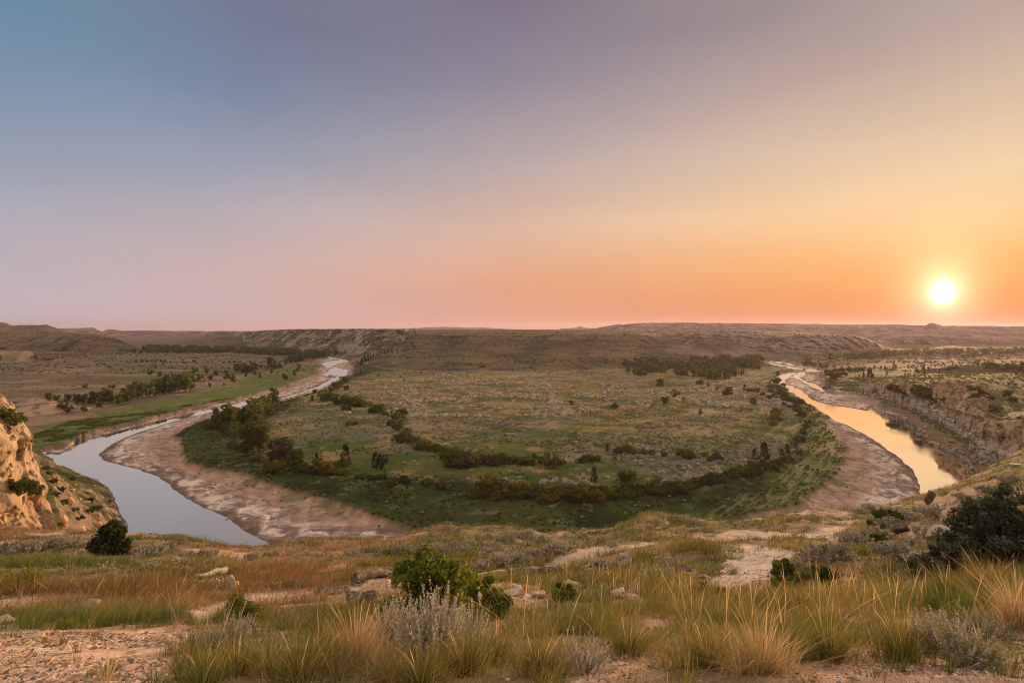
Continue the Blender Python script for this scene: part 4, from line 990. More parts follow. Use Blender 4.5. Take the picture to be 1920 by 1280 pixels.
# ---- thicket across the near meadow
row_of('shrub', [(846,862,26,'yshrub'),(857,872,30),(868,874,30,'bshrub'),(880,872,24),(890,870,22),(903,868,20,'dround'),(914,866,18),(926,872,20,'bshrub'),(938,866,18),(948,868,16),(958,868,16),(970,866,14),(980,870,14),(992,872,14),(1003,858,9),(1020,868,14),(1048,872,10)],
       'dark shrub', 'in the upper thicket across the near meadow', 'upper thicket across the near meadow', 1.0)
row_of('yround', [(1033,877,30)], 'round olive-yellow bush', 'in the upper thicket right of the meadow centre', None)
row_of('yround', [(915,930,44)], 'big rounded yellow-topped bush', 'at the left end of the lower thicket', None)
row_of('shrub', [(898,922,20,'dround'),(935,924,28,'bshrub'),(944,920,22),(962,930,26,'yshrub'),(975,932,32,'yround'),(988,930,26,'yround'),(1003,926,20),(1012,928,20,'bshrub'),(1024,942,20,'yshrub'),(1036,930,22),(1044,938,24,'yshrub'),(1056,936,28),(1068,938,30,'dround'),(1080,938,26),(1096,938,28,'yshrub'),(1108,932,20,'bshrub'),(1118,936,22,'yshrub'),(1130,926,18,'bshrub'),(1142,928,16),(1150,934,20,'yshrub'),(1164,926,16,'bshrub'),(1178,924,20),(1192,924,18,'bshrub'),(1206,924,20),(1220,922,20,'dround'),(1236,922,24,'bshrub'),(1250,924,22),(1262,922,18,'bshrub'),(1280,914,16),(1296,912,14,'bshrub'),(1312,908,16),(1330,906,20,'bshrub'),(1348,902,18),(1366,896,16,'bshrub'),(1384,890,18),(1400,888,16,'bshrub')],
       'dark shrub', 'in the lower thicket along the meadow edge', 'lower thicket along the meadow edge', 1.0)
row_of('jun', [(1114,902,26,'jun'),(1173,906,30,'dround'),(1185,902,20,'dround')], 'dark tree', 'standing above the lower thicket', 'trees above the lower thicket')
row_of('shrub', [(1139,846,14,'jun'),(1160,850,12),(1174,848,18),(1192,852,10),(1206,852,10,'bshrub'),(1222,852,9),(1287,850,12),(1345,862,14,'bshrub')],
       'dark shrub', 'in the broken line across the sagebrush flat', 'broken line of shrubs on the sagebrush flat')
row_of('jun', [(1415,864,22),(1434,864,34),(1466,856,16),(1476,850,18)], 'dark juniper', 'at the right end of the meadow', 'junipers at the right end of the meadow')
row_of('shrub', [(1395,888,20),(1410,876,14,'bshrub'),(1428,880,18,'bshrub'),(1445,878,14),(1458,872,12,'bshrub'),(1470,866,12),(1480,862,9,'bshrub'),(1500,850,7,'bshrub')],
       'dark shrub', 'in the thicket by the right green strip', 'thicket by the right green strip')
g_ = np.random.default_rng(17)
def belt(poly, n, hlo, hhi, jit):
    a = np.array(poly, float); k = np.sort(g_.uniform(0, len(a)-1, n)); i = np.arange(len(a))
    return [(float(np.interp(q, i, a[:, 0])+g_.normal()*jit), float(np.interp(q, i, a[:, 1])+g_.normal()*jit*.35), float(g_.uniform(hlo, hhi)), str(g_.choice(['shrub','shrub','dround','yshrub','bshrub']))) for q in k]
row_of('shrub', belt([(560,884),(640,892),(720,902),(800,908),(890,926)], 24, 8, 16, 6), 'small shrub', 'along the ditch below the left meadow', 'small shrubs along the ditch below the left meadow')
row_of('shrub', belt([(890,930),(1010,934),(1130,934),(1250,926),(1370,900),(1470,866)], 60, 9, 20, 7), 'small shrub', 'filling the lower thicket', 'small shrubs filling the lower thicket')
row_of('shrub', belt([(835,862),(930,868),(1050,870),(1200,856),(1330,860)], 34, 8, 16, 8), 'small shrub', 'filling the upper thicket', 'small shrubs filling the upper thicket')
row_of('shrub', belt([(1440,700),(1470,742),(1500,770),(1512,800),(1490,840)], 26, 6, 12, 9), 'small shrub', 'along the right edge of the flat', 'small shrubs along the right edge of the flat')
# ---- scattered over the meadow
row_of('dround', [(1071,760,10)], 'small round dark bush', 'alone in the middle of the sagebrush flat', None)
row_of('dround', [(1110,703,5,'jun'),(905,689,6,'shrub'),(752,708,4),(709,705,5),(757,714,4),(1029,702,4),(790,700,4)], 'tiny dark bush', 'on the far meadow edge under the mesa', 'tiny bushes at the far meadow edge')
row_of('dround', [(1238,725,16),(1268,744,15),(1248,757,17),(1281,753,10,'cott'),(1153,764,9,'bshrub'),(1313,780,14,'cott')],
       'dark round tree', 'dotted over the right half of the meadow', 'trees dotted over the right meadow')
row_of('dround', [(1300,708,6),(1312,720,9,'shrub'),(1328,725,10,'cott'),(1344,732,7),(1360,742,13),(1366,742,18),(1396,733,12,'jun'),(1405,734,7,'bshrub'),(1414,735,9,'shrub'),(1420,735,11),(1413,758,14),(1430,742,8,'bshrub'),(1440,748,8,'bshrub'),(1452,745,8,'shrub')],
       'dark tree', 'in the loose group above the right meadow edge', 'loose trees above the right meadow edge')
row_of('yround', [(1457,788,24)], 'large round olive bush', 'near the right edge of the sagebrush flat', None)
row_of('yshrub', [(1450,798,11)], 'small bright yellow-green bush', 'at the foot of the large round olive bush', None)
row_of('bshrub', [(1446,736,8),(1458,740,8),(1470,745,9),(1482,752,8),(1492,756,8),(1470,760,7),(1480,764,6)], 'brown willow clump', 'beside the right river above the sagebrush', 'brown willows by the right river')
# ---- grove at the foot of the mesa, right of centre
g_ = np.random.default_rng(3)
pts = [(1178,700,14),(1190,702,16),(1196,706,18),(1202,706,16),(1210,706,12),(1219,700,8)]
for k in range(120):
    u = g_.uniform(1172, 1428); lo = np.interp(u, [1172,1230,1300,1350,1430], [690,702,708,715,692]); hi = np.interp(u, [1172,1250,1330,1430], [686,676,676,678])
    pts.append((u, g_.uniform(hi, lo), g_.uniform(9, 18), g_.choice(['cott','cott','dround','shrub','cott','dround','bround'])))
row_of('cott', pts, 'tree', 'in the wood at the foot of the mesa', 'wood at the foot of the mesa', 1.15)
# ---- far end of the left reach
row_of('jun', [(690,676,12),(684,680,14),(678,684,12),(676,700,8),(714,665,7),(722,664,8),(728,662,8),(735,660,6),(745,658,6),(708,667,6),(700,669,7),(695,672,9)], 'dark juniper', 'under the bluffs above the far left river', 'junipers below the far bluffs')
row_of('jun', [(778,626,7),(745,622,4),(776,618,4),(828,628,3),(866,626,4),(898,625,4),(960,626,3),(1004,625,3),(1028,624,3),(1046,626,5),(1115,627,3),(1172,630,4),(1228,641,3),(1244,644,4),(1252,646,3),(1261,648,3),(1348,648,6),(1352,625,4),(1430,625,5),(1418,625,4),(1490,629,4),(1498,629,4),(1510,629,3),(1534,629,3)],
       'tiny dark juniper', 'on the rim of the mesas', 'junipers on the mesa rims')
row_of('jun', [(37,613,4),(52,611,3),(56,611,3),(60,611,3),(66,611,3),(88,611,2),(200,645,4),(217,649,3),(165,636,3),(70,627,3),(57,640,3),(79,641,4),(130,666,3),(143,664,3),(1,674,7),(108,672,3),(117,672,3)],
       'tiny dark juniper', 'dotted over the grassy hill on the left', 'junipers on the left hill')
# ---- right side
row_of('dround', [(1515,686,17),(1508,686,11),(1526,688,10),(1538,688,8),(1542,689,10),(1550,689,11),(1564,689,6),(1605,670,9),(1598,672,5)],
       'dark tree', 'across the right river on the far bank', 'trees on the far bank of the right river')
row_of('shrub', [(1556,708,15,'dround'),(1564,712,16,'dround'),(1553,700,9),(1566,698,8),(1577,696,8),(1590,696,8),(1604,696,7),(1615,695,7),(1570,706,9),(1582,704,8)],
       'dark green shrub', 'in the bushes beyond the right river islands', 'bushes beyond the right river islands')
row_of('jun', [(1611,709,8),(1619,708,11),(1632,708,18),(1628,708,11),(1663,704,8),(1676,692,11),(1680,692,7),(1640,690,6),(1652,693,7),(1659,692,6),(1697,704,6),(1702,704,5),(1718,698,9),(1722,700,8),(1732,694,10),(1734,701,8),(1741,695,8),(1762,697,6),(1714,705,4)],
       'dark juniper', 'scattered on the flat above the right cliff', 'junipers above the right cliff')
row_of('dround', [(1806,672,7),(1815,673,9),(1825,671,10),(1838,669,5),(1745,664,8),(1722,665,4),(1730,665,4),(1756,664,4),(1832,684,9),(1841,685,5)],
       'dark round tree', 'on the hazy plain at right', 'trees on the hazy right plain')
g_ = np.random.default_rng(5)
row_of('shrub', [(1775,693,5),(1783,691,6),(1792,690,6)]+[(g_.uniform(1850, 1925), g_.uniform(687, 697), g_.uniform(6, 11), g_.choice(['shrub','dround','jun'])) for k in range(20)],
       'dark shrub', 'on the brushy knoll at the right edge', 'brush on the right knoll')
row_of('shrub', [(1717,742,22,'dround'),(1725,744,24,'dround'),(1733,742,18,'dround'),(1739,746,20),(1744,745,15),(1673,732,14),(1684,736,8),(1700,744,7),(1750,752,7),(1772,752,9),(1694,738,6)],
       'green bush', 'on the face of the right cliff', 'bushes on the right cliff face')
row_of('dround', [(1864,775,17),(1872,770,10,'shrub'),(1835,735,11),(1822,732,9,'shrub'),(1843,740,10,'shrub'),(1888,744,14),(1892,741,12),(1900,752,9,'shrub'),(1858,748,8,'shrub'),(1830,744,8,'shrub'),(1893,722,8),(1903,722,5,'shrub'),(1905,704,6)],
       'dark bush', 'on the slope behind the right cliff rim', 'bushes behind the right cliff rim')
# ---- buttress and rubble slope
row_of('shrub', [(8,785,22),(20,795,26),(28,800,18,'dround')], 'dark bush', 'on the ledge near the top of the sandstone cliff', 'bushes on the sandstone ledge')
row_of('shrub', [(34,925,34,'dround'),(46,922,26),(56,932,24,'bshrub')], 'dark bush', 'in the hollow at the foot of the sandstone cliff', 'bushes in the cliff hollow')
row_of('shrub', [(85,880,8),(92,890,9),(100,905,9),(115,920,8,'bshrub'),(135,900,7),(168,940,8),(180,955,10),(165,962,10),(150,975,10,'bshrub'),(205,942,6),(120,945,10),(140,958,9),(105,930,9,'bshrub')],
       'low green bush', 'on the rubble slope above the left water', 'bushes on the rubble slope')

# ---- far belts of trees that read as one mass
def wood(name, poly, n, hp, label, group, mat, seed):
    g = np.random.default_rng(seed); V, Fq, T, o = [], [], [], 0; a = np.array(poly, float); k = 0
    while k < n:
        u = g.uniform(a[:, 0].min(), a[:, 0].max()); v = g.uniform(a[:, 1].min(), a[:, 1].max())
        if sdf(a, np.array([u]), np.array([v]))[0] > 0: continue
        Y = (H-1.8)*F/(v-HV); p = np.array([(u-CU)/F*Y, Y, 1.5]); h = hp*g.uniform(.7, 1.25)
        C, t, cc, _ = crown('cottonwood' if g.random() < .5 else 'round', int(g.integers(1e6)), 130)
        vv, ff = leaf_quads(C*[h*1.2, h*1.2, h]+p, h*.16, g)
        V.append(vv); Fq.append(ff+o); o += len(vv); T.append(np.repeat(np.clip(t+g.uniform(-.3, .3), 0, 1), 4)); k += 1
    me = mk_mesh(name, np.concatenate(V), np.concatenate(Fq), mat, {'tint': np.concatenate(T)}, smooth=False)
    tag(link(name, me), label, 'woodland', group, 'stuff')
wood('far_wood', [(268,659),(280,655),(400,657),(520,660),(600,668),(640,668),(600,672),(560,670),(470,664),(400,662),(275,662)], 300, 11, 'long dark belt of trees across the far left valley floor', None, M_cott, 71)
wood('hazy_wood', [(1540,676),(1600,668),(1700,663),(1920,660),(2100,660),(2100,664),(1920,663),(1700,667),(1600,674)], 280, 10, 'hazy belt of trees below the far right mesas', None, M_cott, 72)

# ================================================================== SAGEBRUSH AND WEEDS OF THE VALLEY
def land_z(X, Y):
    return 1.9+(fbm(X/25, Y/25, o=4, seed=21)-.5)*1.3+fbm(X/5, Y/5, o=3, seed=5)*.35
def scatter_mesh(name, pos, scale, variants, mat, seed, tintj=.3):
    """many copies of small point-clump variants merged into one mesh"""
    g = np.random.default_rng(seed); V, T = [], []
    which = g.integers(0, len(variants), len(pos)); ang = g.uniform(0, 6.28, len(pos)); tj = g.uniform(-tintj, tintj, len(pos))
    for i, (bv, bt) in enumerate(variants):
        m = which == i; p = pos[m]; s = scale[m][:, None, None]; a = ang[m]
        c, sn = np.cos(a)[:, None], np.sin(a)[:, None]
        x = bv[None, :, 0]*c-bv[None, :, 1]*sn; y = bv[None, :, 0]*sn+bv[None, :, 1]*c
        w = np.stack([x, y, np.broadcast_to(bv[None, :, 2], x.shape)], -1)*s+p[:, None, :]
        V.append(w.reshape(-1, 3)); T.append(np.clip(bt[None, :]+tj[m][:, None], 0, 1).ravel())
    V = np.concatenate(V); T = np.concatenate(T)
    return mk_mesh(name, V, np.arange(len(V)).reshape(-1, 4), mat, {'tint': T}, smooth=False)
def clump(seed, n, size, flat=.5, rad=.5, up=.5):
    """a low rounded clump of leaf sprays one unit wide"""
    g = np.random.default_rng(seed); d = g.normal(size=(n, 3)); d[:, 2] = np.abs(d[:, 2]); d /= np.linalg.norm(d, axis=1, keepdims=True)
    lump = 1+.35*np.sin(d[:, 0]*5+seed)*np.sin(d[:, 1]*4+seed*2)
    C = d*(g.uniform(.45, 1.0, n)**.5*rad*lump)[:, None]*np.array([1, 1, flat/rad]); C[:, 2] += .03
    V, _ = leaf_quads(C, size, g, up)
    t = np.clip(g.uniform(.35, 1.0, n), 0, 1)
    w = g.random(n) < .28                               # dark inner quads: woody twigs, and shade painted into the bush heart
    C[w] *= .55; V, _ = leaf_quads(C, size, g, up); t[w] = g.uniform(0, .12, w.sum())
    return V, np.repeat(t, 4)
g = np.random.default_rng(77)
# density by patches, thicker toward the right and the middle distance
N0 = 90000
uu = g.uniform(480, 1560, N0); vv = 690+(945-690)*g.random(N0)**1.0
YY = (H-2.2)*F/(vv-HV); XX = (uu-CU)/F*YY
keep_w = YY**2/160000.                                    # even per square metre rather than per pixel
dm = sdf(meadow, XX, YY, 60)
pat = fbm(XX/20, YY/20, o=4, seed=67); pat2 = fbm(XX/7, YY/7, o=3, seed=68)
dens = sst(.47, .56, pat*.6+pat2*.4)*1.25*(.25+.75*sst(560, 820, uu))*(.55+.45*sst(940, 860, vv))
dens = np.where(uu < 700, dens*.35, dens)
dens *= (dm < -1.5)
dens *= np.where(vv < 740, .35+.65*sst(690, 740, vv), 1)
dens = np.maximum(dens, .018*(dm < -2))
ok = g.random(N0) < dens*np.clip(keep_w, 0, 1)*.62
XX, YY, uu, vv = XX[ok], YY[ok], uu[ok], vv[ok]
pos = np.stack([XX, YY, land_z(XX, YY)-.03], 1); scl = g.uniform(.8, 2.1, len(XX))
order = np.argsort(YY-scl*12); pos, scl = pos[order], scl[order]
NS = 190
print('valley sage', len(pos))
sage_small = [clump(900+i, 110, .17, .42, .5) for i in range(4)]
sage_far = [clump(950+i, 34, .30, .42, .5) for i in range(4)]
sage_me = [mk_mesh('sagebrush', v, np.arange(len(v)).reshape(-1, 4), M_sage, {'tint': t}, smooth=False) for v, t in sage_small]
for i in range(min(NS, len(pos))):
    o = link('sagebrush', random.choice(sage_me), None, pos[i]); o.rotation_euler = (0, 0, random.uniform(0, 6.28)); o.scale = (scl[i],)*3
    tag(o, 'low grey sagebrush on the flat inside the river bend', 'sagebrush', 'grey sagebrush on the flat inside the river bend')
rest = slice(NS, None)
mm = pos[rest][:, 1] < 260
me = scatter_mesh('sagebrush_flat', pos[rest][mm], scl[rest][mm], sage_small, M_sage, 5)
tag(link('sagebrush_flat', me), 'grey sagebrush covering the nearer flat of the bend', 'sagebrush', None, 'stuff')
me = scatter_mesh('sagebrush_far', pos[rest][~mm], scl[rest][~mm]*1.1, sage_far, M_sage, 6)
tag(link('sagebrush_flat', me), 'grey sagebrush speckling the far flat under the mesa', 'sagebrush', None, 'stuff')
# weeds and tall grass of the green belt, banks and meadow
def belt_pts(n, poly, seed, zoff=0, inside_only=None, ulo=None):
    gg = np.random.default_rng(seed); a = poly; X = gg.uniform(a[:, 0].min(), a[:, 0].max(), n); Y = gg.uniform(a[:, 1].min(), a[:, 1].max(), n)
    m = sdf(poly, X, Y, 60) < 0; X, Y = X[m], Y[m]
    db = np.minimum(sdf(bed_l, X, Y, 60), sdf(bed_r, X, Y, 60)); m = (db > .3)&(Y < 420)&(Y > 100); return X[m], Y[m]
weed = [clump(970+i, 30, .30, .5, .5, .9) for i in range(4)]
M_weed = foliage_mat('weeds', (.020,.035,.006), (.13,.175,.028), .4)
M_weed2 = foliage_mat('bank_weeds', (.06,.08,.02), (.22,.24,.06), .35)
M_pale = foliage_mat('pale_weeds', (.14,.16,.08), (.36,.36,.22), .3)
M_goldg = foliage_mat('gold_grass', (.13,.11,.035), (.38,.27,.10), .4)
X, Y = belt_pts(130000, inside, 31)
dmm = sdf(meadow, X, Y, 60); n_ = fbm(X/6, Y/6, o=3, seed=35)
b_ = (dmm > -2)&(np.random.default_rng(3).random(len(X)) < (.25+.6*sst(.42, .6, n_))); Xa, Ya = X[b_], Y[b_]
s_ = np.random.default_rng(4).uniform(.45, 1.15, len(Xa))
print('weeds', len(Xa))
me = scatter_mesh('green_weeds', np.stack([Xa, Ya, land_z(Xa, Ya)-.05], 1), s_, weed, M_weed, 8)
tag(link('weeds', me), 'dark green weeds and tall grass along the inner bank', 'weeds', None, 'stuff')
b_ = (dmm > -1)&(np.random.default_rng(5).random(len(X)) < .10*sst(.50, .66, fbm(X/8, Y/8, o=3, seed=37))+.008); Xa, Ya = X[b_], Y[b_]
me = scatter_mesh('pale_weeds', np.stack([Xa, Ya, land_z(Xa, Ya)+.05], 1), np.random.default_rng(6).uniform(.5, 1.1, len(Xa)), weed, M_pale, 9)
tag(link('weeds', me), 'pale silvery weeds flecking the dark green bank', 'weeds', None, 'stuff')
b_ = (dmm < -1)&(np.random.default_rng(7).random(len(X)) < .55*sst(.44, .6, fbm(X/12, Y/9, o=4, seed=61))); Xa, Ya = X[b_], Y[b_]
me = scatter_mesh('meadow_grass', np.stack([Xa, Ya, land_z(Xa, Ya)-.06], 1), np.random.default_rng(8).uniform(.4, .9, len(Xa)), weed, M_weed, 10)
tag(link('meadow_grass', me), 'green grass tufts on the meadow inside the bend', 'grass', None, 'stuff')
b_ = (dmm < -1)&(np.random.default_rng(9).random(len(X)) < .22*sst(.48, .62, fbm(X/10, Y/10, o=4, seed=99))); Xa, Ya = X[b_], Y[b_]
me = scatter_mesh('dry_meadow_grass', np.stack([Xa, Ya, land_z(Xa, Ya)-.08], 1), np.random.default_rng(10).uniform(.4, .8, len(Xa)), weed, M_goldg, 11)
tag(link('meadow_grass', me), 'dry golden grass tufts on the meadow inside the bend', 'grass', None, 'stuff')
lb = poly_xy([(20,870),(66,815),(140,790),(260,776),(360,760),(460,742),(540,722),(590,712),(520,730),(480,741),(360,778),(200,812),(105,828),(78,842)], 1.8)
X, Y = belt_pts(26000, lb, 41); _k = fbm(X/8, Y/8, o=3, seed=44) > .47; X, Y = X[_k], Y[_k]
me = scatter_mesh('bank_weeds', np.stack([X, Y, land_z(X, Y)-.05], 1), np.random.default_rng(12).uniform(.5, 1.3, len(X)), weed, M_weed2, 12)
tag(link('weeds', me), 'green weeds along the outer left bank', 'weeds', None, 'stuff')
# little plants on the gravel bars
gx = np.random.default_rng(51)
for nm, poly, cnt in (('left', bed_l, 9000), ('right', bed_r, 9000)):
    X = gx.uniform(poly[:, 0].min(), poly[:, 0].max(), cnt); Y = gx.uniform(100, 330, cnt)
    db, dw = valley_fields(X, Y); r_ = np.clip(dw/np.maximum(dw-db, .5), 0, 1)
    n_ = fbm(X/7, Y/7, o=4, seed=79)
    m = (db < -.5)&(dw > 3)&(gx.random(cnt) < sst(.35, .95, r_)*(.08+.9*sst(.52, .64, n_)))
    X, Y = X[m], Y[m]; db, dw = db[m], dw[m]
    me = scatter_mesh('bar_plants', np.stack([X, Y, valley_z(X, Y, db, dw)-.02], 1), gx.uniform(.2, .6, len(X)), weed, M_weed, 13)
    tag(link('weeds', me), f'sparse weeds sprouting on the {nm} gravel bar', 'weeds', None, 'stuff')

# brush speckling the dry flats either side
def flats(nm, x0, x1, y0, y1, cnt, seed, lab, zmax, mat, sc, dn=(.48,.62)):
    gg = np.random.default_rng(seed); X = gg.uniform(x0, x1, cnt); Y = gg.uniform(y0, y1, cnt)
    k = (gg.random(cnt) < sst(dn[0], dn[1], fbm(X/35, Y/22, o=4, seed=seed+1))*.9+.04)&(np.abs(X/Y) < 1.1); X, Y = X[k], Y[k]
    P_, n_ = [], []
    for x, y in zip(X, Y):
        p, nm_ = down(x, y, 160)
        if p is not None and p.z > .9 and p.z < zmax and nm_.startswith(('valley', 'river_cliff', 'mesa', 'grass', 'badl')): P_.append(tuple(p))
    P_ = np.array(P_); m = np.minimum(sdf(bed_l, P_[:, 0], P_[:, 1], 60), sdf(bed_r, P_[:, 0], P_[:, 1], 60)) > 1; m &= ~((sdf(inside, P_[:, 0], P_[:, 1], 60) < 0)); P_ = P_[m]; print(nm, len(P_))
    me = scatter_mesh(nm, P_, gg.uniform(sc[0], sc[1], len(P_))*np.clip(P_[:, 1]/300, .7, 2.2), sage_far, mat, seed)
    tag(link(nm, me), lab, 'brush', None, 'stuff')
flats('brush', 120, 900, 180, 900, 9000, 61, 'low scrub speckling the dry flats right of the river', 60, M_brown, (.5, 1.3))
flats('green_brush', 140, 420, 150, 420, 5000, 62, 'green scrub on the slopes behind the right cliff rim', 60, M_weed2, (.6, 1.6), (.44, .58))
flats('brush', -900, -60, 260, 900, 7000, 63, 'low scrub speckling the dry flats left of the river', 60, M_brown, (.4, 1.0))
flats('hill_scrub', -1300, 700, 500, 1300, 14000, 64, 'dark scrub dotting the slopes of the hills', 80, M_jun, (.6, 1.3), (.50, .62))

# ================================================================== STONES
def rock_mesh(name, seed, dims, mat, flat=False, rough=.22, sub=4, cuts=7):
    import bmesh
    g = np.random.default_rng(seed)
    bm = bmesh.new(); bmesh.ops.create_icosphere(bm, subdivisions=sub, radius=1); V = np.array([v.co[:] for v in bm.verts]); Fq = np.array([[v.index for v in f.verts] for f in bm.faces]); bm.free()
    d = V/np.linalg.norm(V, axis=1, keepdims=True)
    V = d*(1+.0*d)
    for k in range(cuts):                              # broken faces
        n = g.normal(size=3); n[2] *= .5; n /= np.linalg.norm(n); c = g.uniform(.45, .8); q = V@n; V = V-np.maximum(q-c, 0)[:, None]*n*.92
    if flat: V[:, 2] = np.clip(V[:, 2], -.6, .55+.08*V[:, 0])
    nn = fbm(V[:, 0]*2.2+seed, V[:, 1]*2.2, V[:, 2]*2.2, o=4, seed=seed)-.5; n2 = fbm(V[:, 0]*7+seed, V[:, 1]*7, V[:, 2]*9, o=3, seed=seed+1, ridge=True)-.6
    V = V*(1+nn*rough*2.2+n2*rough*.55)[:, None]
    V = V*np.array(dims)*.5
    return mk_mesh(name, V, Fq, mat, smooth=True)
M_dark = rock_mat('lichened_stone', (.07,.055,.04), (.15,.12,.085), (.36,.32,.26), 5, .7, dist=.03)
M_tanr = rock_mat('tan_sandstone', (.40,.28,.18), (.56,.42,.29), (.20,.15,.11), 4, .6, dist=.03)
M_greyr = rock_mat('grey_stone', (.22,.18,.13), (.36,.30,.23), (.09,.072,.05), 5, .7, dist=.03)
M_pale = rock_mat('pale_stone', (.38,.32,.24), (.54,.46,.36), (.18,.14,.10), 4, .6, dist=.03)
M_oran = rock_mat('orange_stone', (.55,.30,.14), (.70,.46,.26), (.30,.17,.10), 4, .6, dist=.04)
M_log = rock_mat('weathered_log', (.28,.24,.21), (.42,.37,.33), (.12,.10,.085), 9, .6, dist=.02)
STONES = []
def stone(name, u, v, wpx, hpx, mat, label, cat='rock', dep=.8, flat=False, rz=None, tilt=(0, 0), group=None, sub=4, sink=.12, seed=None, cuts=14):
    p = at(u, v)
    if p is None: print('no ground', label); return
    STONES.append((p.x, p.y, wpx*p.y/F*.62))
    s = p.y/F; w, h = wpx*s*1.2, hpx*s*1.4
    o = link(name, rock_mesh(name, seed or random.randrange(9999), (w, w*dep, h), mat, flat, sub=sub, cuts=cuts), None, (p.x, p.y, p.z+h*(.5-sink)))
    o.rotation_euler = (tilt[0], tilt[1], rz if rz is not None else random.uniform(-.5, .5))
    tag(o, label, cat, group); return o
stone('boulder', 624, 1112, 56, 17, M_dark, 'dark lichened boulder at the left end of the slab group on the path', flat=True)
stone('rock_slab', 700, 1108, 80, 11, M_tanr, 'flat tan sandstone slab with orange edge on the path', flat=True, dep=.6, tilt=(0, -.06))
stone('boulder', 665, 1132, 46, 20, M_dark, 'black lichened boulder below the tan slab, the left one', dep=.9)
stone('boulder', 704, 1131, 50, 18, M_dark, 'black lichened boulder below the tan slab, the right one', dep=.8)
stone('rock_slab', 748, 1102, 34, 10, M_greyr, 'small grey slab just right of the tan slab', flat=True)
stone('boulder', 1028, 1080, 40, 12, M_dark, 'low dark rock at the right end of the broken log', flat=True, dep=.5)
stone('boulder', 1130, 1062, 38, 10, M_dark, 'low dark rock left of the rounded grey boulder', flat=True, dep=.6)
stone('boulder', 1168, 1062, 40, 21, M_greyr, 'rounded grey boulder beside the path', dep=.8)
stone('boulder', 1250, 1060, 26, 14, M_greyr, 'small grey boulder behind the round sagebrush', dep=.8)
stone('boulder', 1278, 1072, 34, 13, M_dark, 'dark rock right of the round sagebrush', dep=.8)
stone('rock_slab', 1072, 1100, 44, 11, M_tanr, 'tan rounded slab in the grass below the path', flat=True, dep=.6)
stone('rock_slab', 1122, 1086, 44, 6, M_greyr, 'thin grey slab in the grass below the path', flat=True, dep=.5)
stone('boulder', 1160, 1120, 36, 15, M_pale, 'white rock in the grass at centre right', dep=.7)
stone('boulder', 1185, 1123, 22, 8, M_tanr, 'small tan rock beside the white rock', dep=.8)
stone('boulder', 966, 1116, 40, 14, M_pale, 'pale rock behind the leafy bush, the left of two', dep=.8)
stone('boulder', 1008, 1120, 30, 12, M_tanr, 'pale pink rock behind the leafy bush, the right of two', dep=.8)
stone('boulder', 432, 1106, 17, 22, M_pale, 'white upright stone beside the path at left', dep=.7)
stone('boulder', 442, 1105, 18, 16, M_oran, 'small orange stone leaning on the white upright one', dep=.8)
stone('boulder', 443, 1092, 8, 7, M_dark, 'tiny dark stone on top of the pair by the path', dep=.9, sink=0)
stone('boulder', 1743, 944, 20, 20, M_dark, 'square dark block on the right skyline of the bluff', cuts=10)
stone('boulder', 1690, 961, 40, 11, M_dark, 'low dark rock left of the square block', flat=True)
stone('boulder', 1680, 1000, 46, 26, M_dark, 'large dark boulder among the sagebrush at right')
stone('rock_slab', 1790, 968, 46, 18, M_tanr, 'tilted brown slab on the right slope', flat=True, dep=.5, tilt=(0, -.35))
stone('boulder', 1765, 1010, 60, 26, M_pale, 'pale boulder among the sagebrush at right')
stone('rock_slab', 1905, 874, 24, 6, M_pale, 'thin pale slab on the far right slope', flat=True)
stone('boulder', 1672, 1030, 28, 13, M_greyr, 'grey lichened rock under the right sagebrush')
stone('boulder', 1095, 994, 12, 4, M_pale, 'small white stone on the grassy bluff edge')
stone('boulder', 1235, 992, 12, 4, M_pale, 'small white stone on the golden hummock')
stone('boulder', 12, 1168, 34, 18, M_tanr, 'tan rock under dry grass at the left edge', sink=.35)
stone('boulder', 100, 1190, 16, 8, M_greyr, 'small grey stone on the pale dirt at left')
stone('boulder', 92, 1240, 20, 8, M_oran, 'flat red stone on the pale dirt at left', flat=True)
stone('boulder', 178, 1216, 16, 8, M_oran, 'small red stone on the pale dirt')
stone('boulder', 350, 1238, 16, 8, M_greyr, 'grey stone at the edge of the pale dirt')
stone('boulder', 165, 1138, 44, 16, M_greyr, 'weathered grey rock in the sage at left', sink=.35)
# rubble under the sandstone cliff
tal_ = [(131,946,13,15,M_oran,'pale pointed boulder'),(101,920,10,10,M_tanr,'tan block'),(119,922,9,10,M_tanr,'tan block'),(121,985,20,20,M_oran,'orange pyramid rock'),(185,990,14,14,M_oran,'orange block'),(186,970,8,10,M_oran,'orange pointed rock'),(100,895,8,5,M_pale,'white rock'),(116,902,9,5,M_pale,'white rock'),(141,910,5,4,M_pale,'white rock'),(136,921,16,6,M_pale,'white rock'),(165,925,18,8,M_pale,'white slab'),(160,945,18,7,M_pale,'white slab'),(150,938,8,5,M_pale,'white rock'),(182,953,14,6,M_pale,'white rock'),(196,957,16,6,M_pale,'white rock'),(222,975,12,4,M_pale,'white rock'),(214,936,4,4,M_dark,'black rock'),(108,896,7,6,M_oran,'orange rock'),(83,872,8,5,M_tanr,'tan rock'),(190,935,9,5,M_pale,'white rock'),(176,912,7,4,M_greyr,'grey rock'),(158,902,8,4,M_greyr,'grey rock'),(150,999,26,12,M_oran,'orange rock'),(205,950,8,4,M_greyr,'grey rock')]
tal_.sort(key=lambda q: q[0])
for i, (u, v, w, h, m_, nm) in enumerate(tal_):
    stone('boulder', u, v, w*.85, h*.8, m_, f'{nm}, {ordn(i)} from the left in the rubble under the sandstone cliff'[:200], group='boulders under the sandstone cliff', sub=3)
